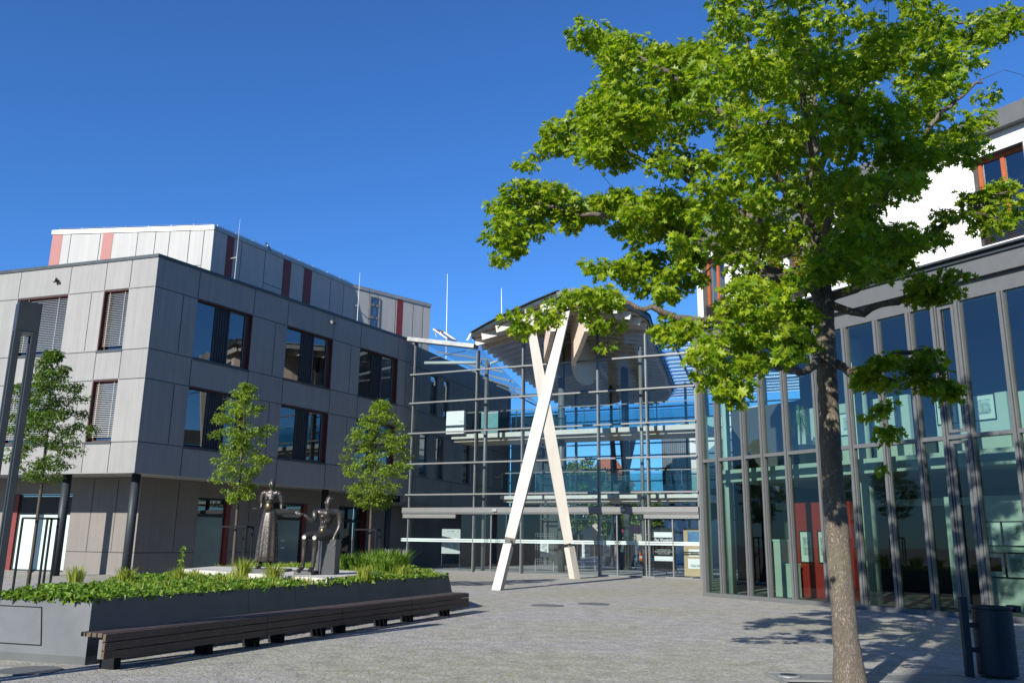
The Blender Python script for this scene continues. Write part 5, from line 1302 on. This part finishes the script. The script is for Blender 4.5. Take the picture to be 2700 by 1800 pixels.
# ================================================================== LITTER BIN
p = gp(2627, 1792, 0); bx, by = p.x+.17, p.y+.25
bi = empty('litter_bin', (bx, by, 0), label='dark cylindrical litter bin on a post in the lower right corner', cat='litter bin')
m = MB(); m.lathe((bx+.0, by, 0), [(.23, .03), (.235, .05), (.235, .83), (.225, .83), (.24, .5), (0, .5)], 32); m.build('body', M['anth'], bi, smooth=False)
m = MB(); m.lathe((bx, by, 0), [(.236, .832), (.252, .84), (.252, .865), (.215, .865), (.215, .84)], 32); m.build('rim', M['anth'], bi)
m = MB(); m.box(bx-.42, bx-.33, by-.06, by+.02, 0, .98); m.build('post', M['anth'], bi, bevel=.005)
m = MB(); m.box(bx-.33, bx-.24, by-.04, by, .6, .66); m.box(bx-.33, bx-.24, by-.04, by, .30, .36); m.box(bx+.25, bx+.33, by-.1, by+.1, .80, .88); m.build('bracket', M['anth'], bi)

# ================================================================== TREE GRATE, LIGHT, MANHOLES
ga = gp(2007, 1774, 0); gx0, gy1 = ga.x+.02, ga.y-.05; GW = 2.5
gt = empty('tree_grate', (gx0+GW/2, gy1-GW/2, 0), label='pale slotted metal grate in the paving round the oak', cat='tree grate')
m = MB(); N_ = 62
for i in range(N_):
    x = gx0+.03+i*(GW-.06)/N_; 
    for y0, y1 in ((gy1-.62, gy1-.04), (gy1-GW+.04, gy1-1.86)): m.box(x, x+.026, y0, y1, .006, .022)
    if abs(x-TX) > .45: m.box(x, x+.026, gy1-1.84, gy1-.64, .006, .022)
m.build('bars', M['zinc'], gt)
m = MB()
for a in (gx0, gx0+GW-.03): m.box(a, a+.03, gy1-GW, gy1, .006, .03)
for a in (gy1-.03, gy1-GW, gy1-.64, gy1-1.86): m.box(gx0+.03, gx0+GW-.03, a, a+.028, .006, .029)
m.build('frame', M['zinc'], gt)
m = MB(); m.add([(gx0,gy1-GW,.005),(gx0+GW,gy1-GW,.005),(gx0+GW,gy1,.005),(gx0,gy1,.005)], [(0,1,2,3)]); m.build('pit', M['ink'], gt)
p = gp(2080, 1786, 0); gl_ = empty('ground_light', (p.x, p.y, .02), label='round ground light set into the tree grate', cat='ground light')
m = MB(); m.lathe((p.x, p.y, .023), [(.15, 0), (.15, .012), (.11, .016)], 28); m.build('ring', M['zinc'], gl_)
m = MB(); m.lathe((p.x, p.y, .024), [(.105, .0), (.105, .018), (.03, .02)], 28); m.build('lens', M['anth'], gl_)
for px, py, r, lab in ((1443, 1596, .42, 'round rusty manhole cover left of the pair in front of the entrance'), (1565, 1592, .42, 'round rusty manhole cover right of the pair in front of the entrance'), (78, 1768, .35, 'worn oval-looking manhole cover at the planter foot, lower left')):
    p = gp(px, py, 0); o = empty('manhole_cover', (p.x, p.y, 0), label=lab, cat='manhole cover', group='manhole covers in the paving')
    m = MB(); m.lathe((p.x, p.y, 0), [(r, .001), (r, .014), (r-.05, .014)], 32); m.build('ring', M['steel'], o)
    m = MB(); m.lathe((p.x, p.y, 0), [(r-.055, .002), (r-.055, .012), (.05, .013)], 32); m.build('lid', M['terracotta'], o)

# ================================================================== BEYOND THE HALL
def fartree(px, Y, toppx, wpx, label, n=110):
    p = at(px, 1440, Y); zt = at(px, toppx, Y).z; o = empty('street_tree', (p.x, p.y, 0), label=label, cat='tree', group='street trees beyond the glass hall')
    m = MB(); m.tube([(p.x, p.y, 0), (p.x, p.y, zt*.5), (p.x, p.y, zt*.8)], [.2, .15, .05], 8); m.build('trunk', M['bark'], o, smooth=True)
    W_ = wpx/FPX*Y/2; cs = []
    for i in range(n):
        d = Vector(rng.normal(0, 1, 3)).normalized()*random.random()**.4; cs.append(((p.x+d.x*W_, p.y+d.y*W_, zt*.62+d.z*zt*.36), random.uniform(.5, .9)))
    P, O = clump_points(cs, 150); leaves('crown', M['farleaf'], P, .42, OVAL, o, out=O)
fartree(1525, 84, 1200, 190, 'broad street tree seen through the middle panes')
fartree(1430, 92, 1225, 130, 'street tree left of the broad one, seen past the raking support')
fartree(1740, 90, 1300, 90, 'small street tree seen through the right panes')
fartree(1630, 78, 1262, 90, 'street tree in front of the orange roofed house')
def house(px, Y, w_, d_, zw, zr, label, wm='mortarwall'):
    p = at(px, 1440, Y); o = empty('house', (p.x, p.y, 0), label=label, cat='house')
    x0, x1, y0, y1 = p.x-w_/2, p.x+w_/2, p.y, p.y+d_
    m = MB(); m.box(x0, x1, y0, y1, 0, zw); m.build('wall', M[wm], o)
    m = MB(); xm = (x0+x1)/2; m.add([(x0-.3,y0-.4,zw),(x1+.3,y0-.4,zw),(x1+.3,y1+.4,zw),(x0-.3,y1+.4,zw),(x0+w_*.3,(y0+y1)/2,zr),(x1-w_*.3,(y0+y1)/2,zr)], [(0,1,5,4),(1,2,5),(2,3,4,5),(3,0,4),(3,2,1,0)]); m.build('roof', M['rooftile'], o)
    for k in range(int(w_/2.5)):
        for z in (1.0, 4.0):
            if z+1.4 < zw: m = MB(); m.box(x0+.8+k*2.5, x0+1.9+k*2.5, y0-.03, y0+.02, z, z+1.4); m.build('window', M['ink'], o)
house(1614, 105, 5.2, 8, 8.3, 12.0, 'house with tall orange tiled roof behind the street trees')
house(1690, 98, 5.5, 8, 5.7, 7.6, 'lower house with orange tiled roof seen right of the tall one')
house(1470, 100, 8, 8, 3.6, 5.0, 'long cream house at street level beyond the hall')
# modern white block beyond, right
p0 = at(1752, 1440, 75); p1 = at(1900, 1440, 62)
wb = empty('white_block', p0, label='white block with grey slatted end seen through the right panes', cat='building'); WF = Fr((p0.x, p0.y), (p1.x+3, p1.y)); wb.location.z = 0
m = MB(); WF.box(m, 0, WF.L, 0, 11.5, -8, 0); m.build('wall', M['white'], wb)
m = MB()
for k in range(14): WF.box(m, .1+k*.33, .28+k*.33, 6.5, 11.4, .002, .08)
m.build('slat_screen', M['steel'], wb)
for k in range(7):
    m = MB(); WF.box(m, 1.0+k*2.1, 1.9+k*2.1, 3.4, 5.8, -.01, .03); m.build('window', M['ink'], wb)
# parasols
def parasol(px, py, Y, r, mat, label):
    p = at(px, py, Y); o = empty('parasol', (p.x, p.y, 0), label=label, cat='parasol', group='parasols beyond the hall')
    m = MB(); m.lathe((p.x, p.y, p.z-.5), [(r, 0), (r*.98, .06), (.05, .65), (0, .66)], 8); m.build('canopy', M[mat], o)
    m = MB(); m.tube([(p.x, p.y, 0), (p.x, p.y, p.z)], .04, 8); m.build('pole', M['rod'], o)
    m = MB(); m.lathe((p.x, p.y, 0), [(.4, 0), (.4, .1)], 12); m.build('foot', M['anth'], o)
parasol(1676, 1388, 68, 1.9, 'umb_red', 'bright red parasol seen through the sliding doors'); parasol(1738, 1388, 70, 2.0, 'umb_brown', 'dark brown parasol right of the red one')
p = at(1700, 1455, 66); oc = empty('orange_barrel', (p.x, p.y, 0), label='orange plastic barrel on the street beyond the hall', cat='barrel')
m = MB(); m.lathe((p.x, p.y, 0), [(.35, 0), (.42, .1), (.42, .9), (.35, 1.1)], 16); m.build('body', M['orangeplastic'], oc); m = MB(); m.lathe((p.x, p.y, 0), [(.43, .5), (.43, .62)], 16); m.build('band', M['paper'], oc)
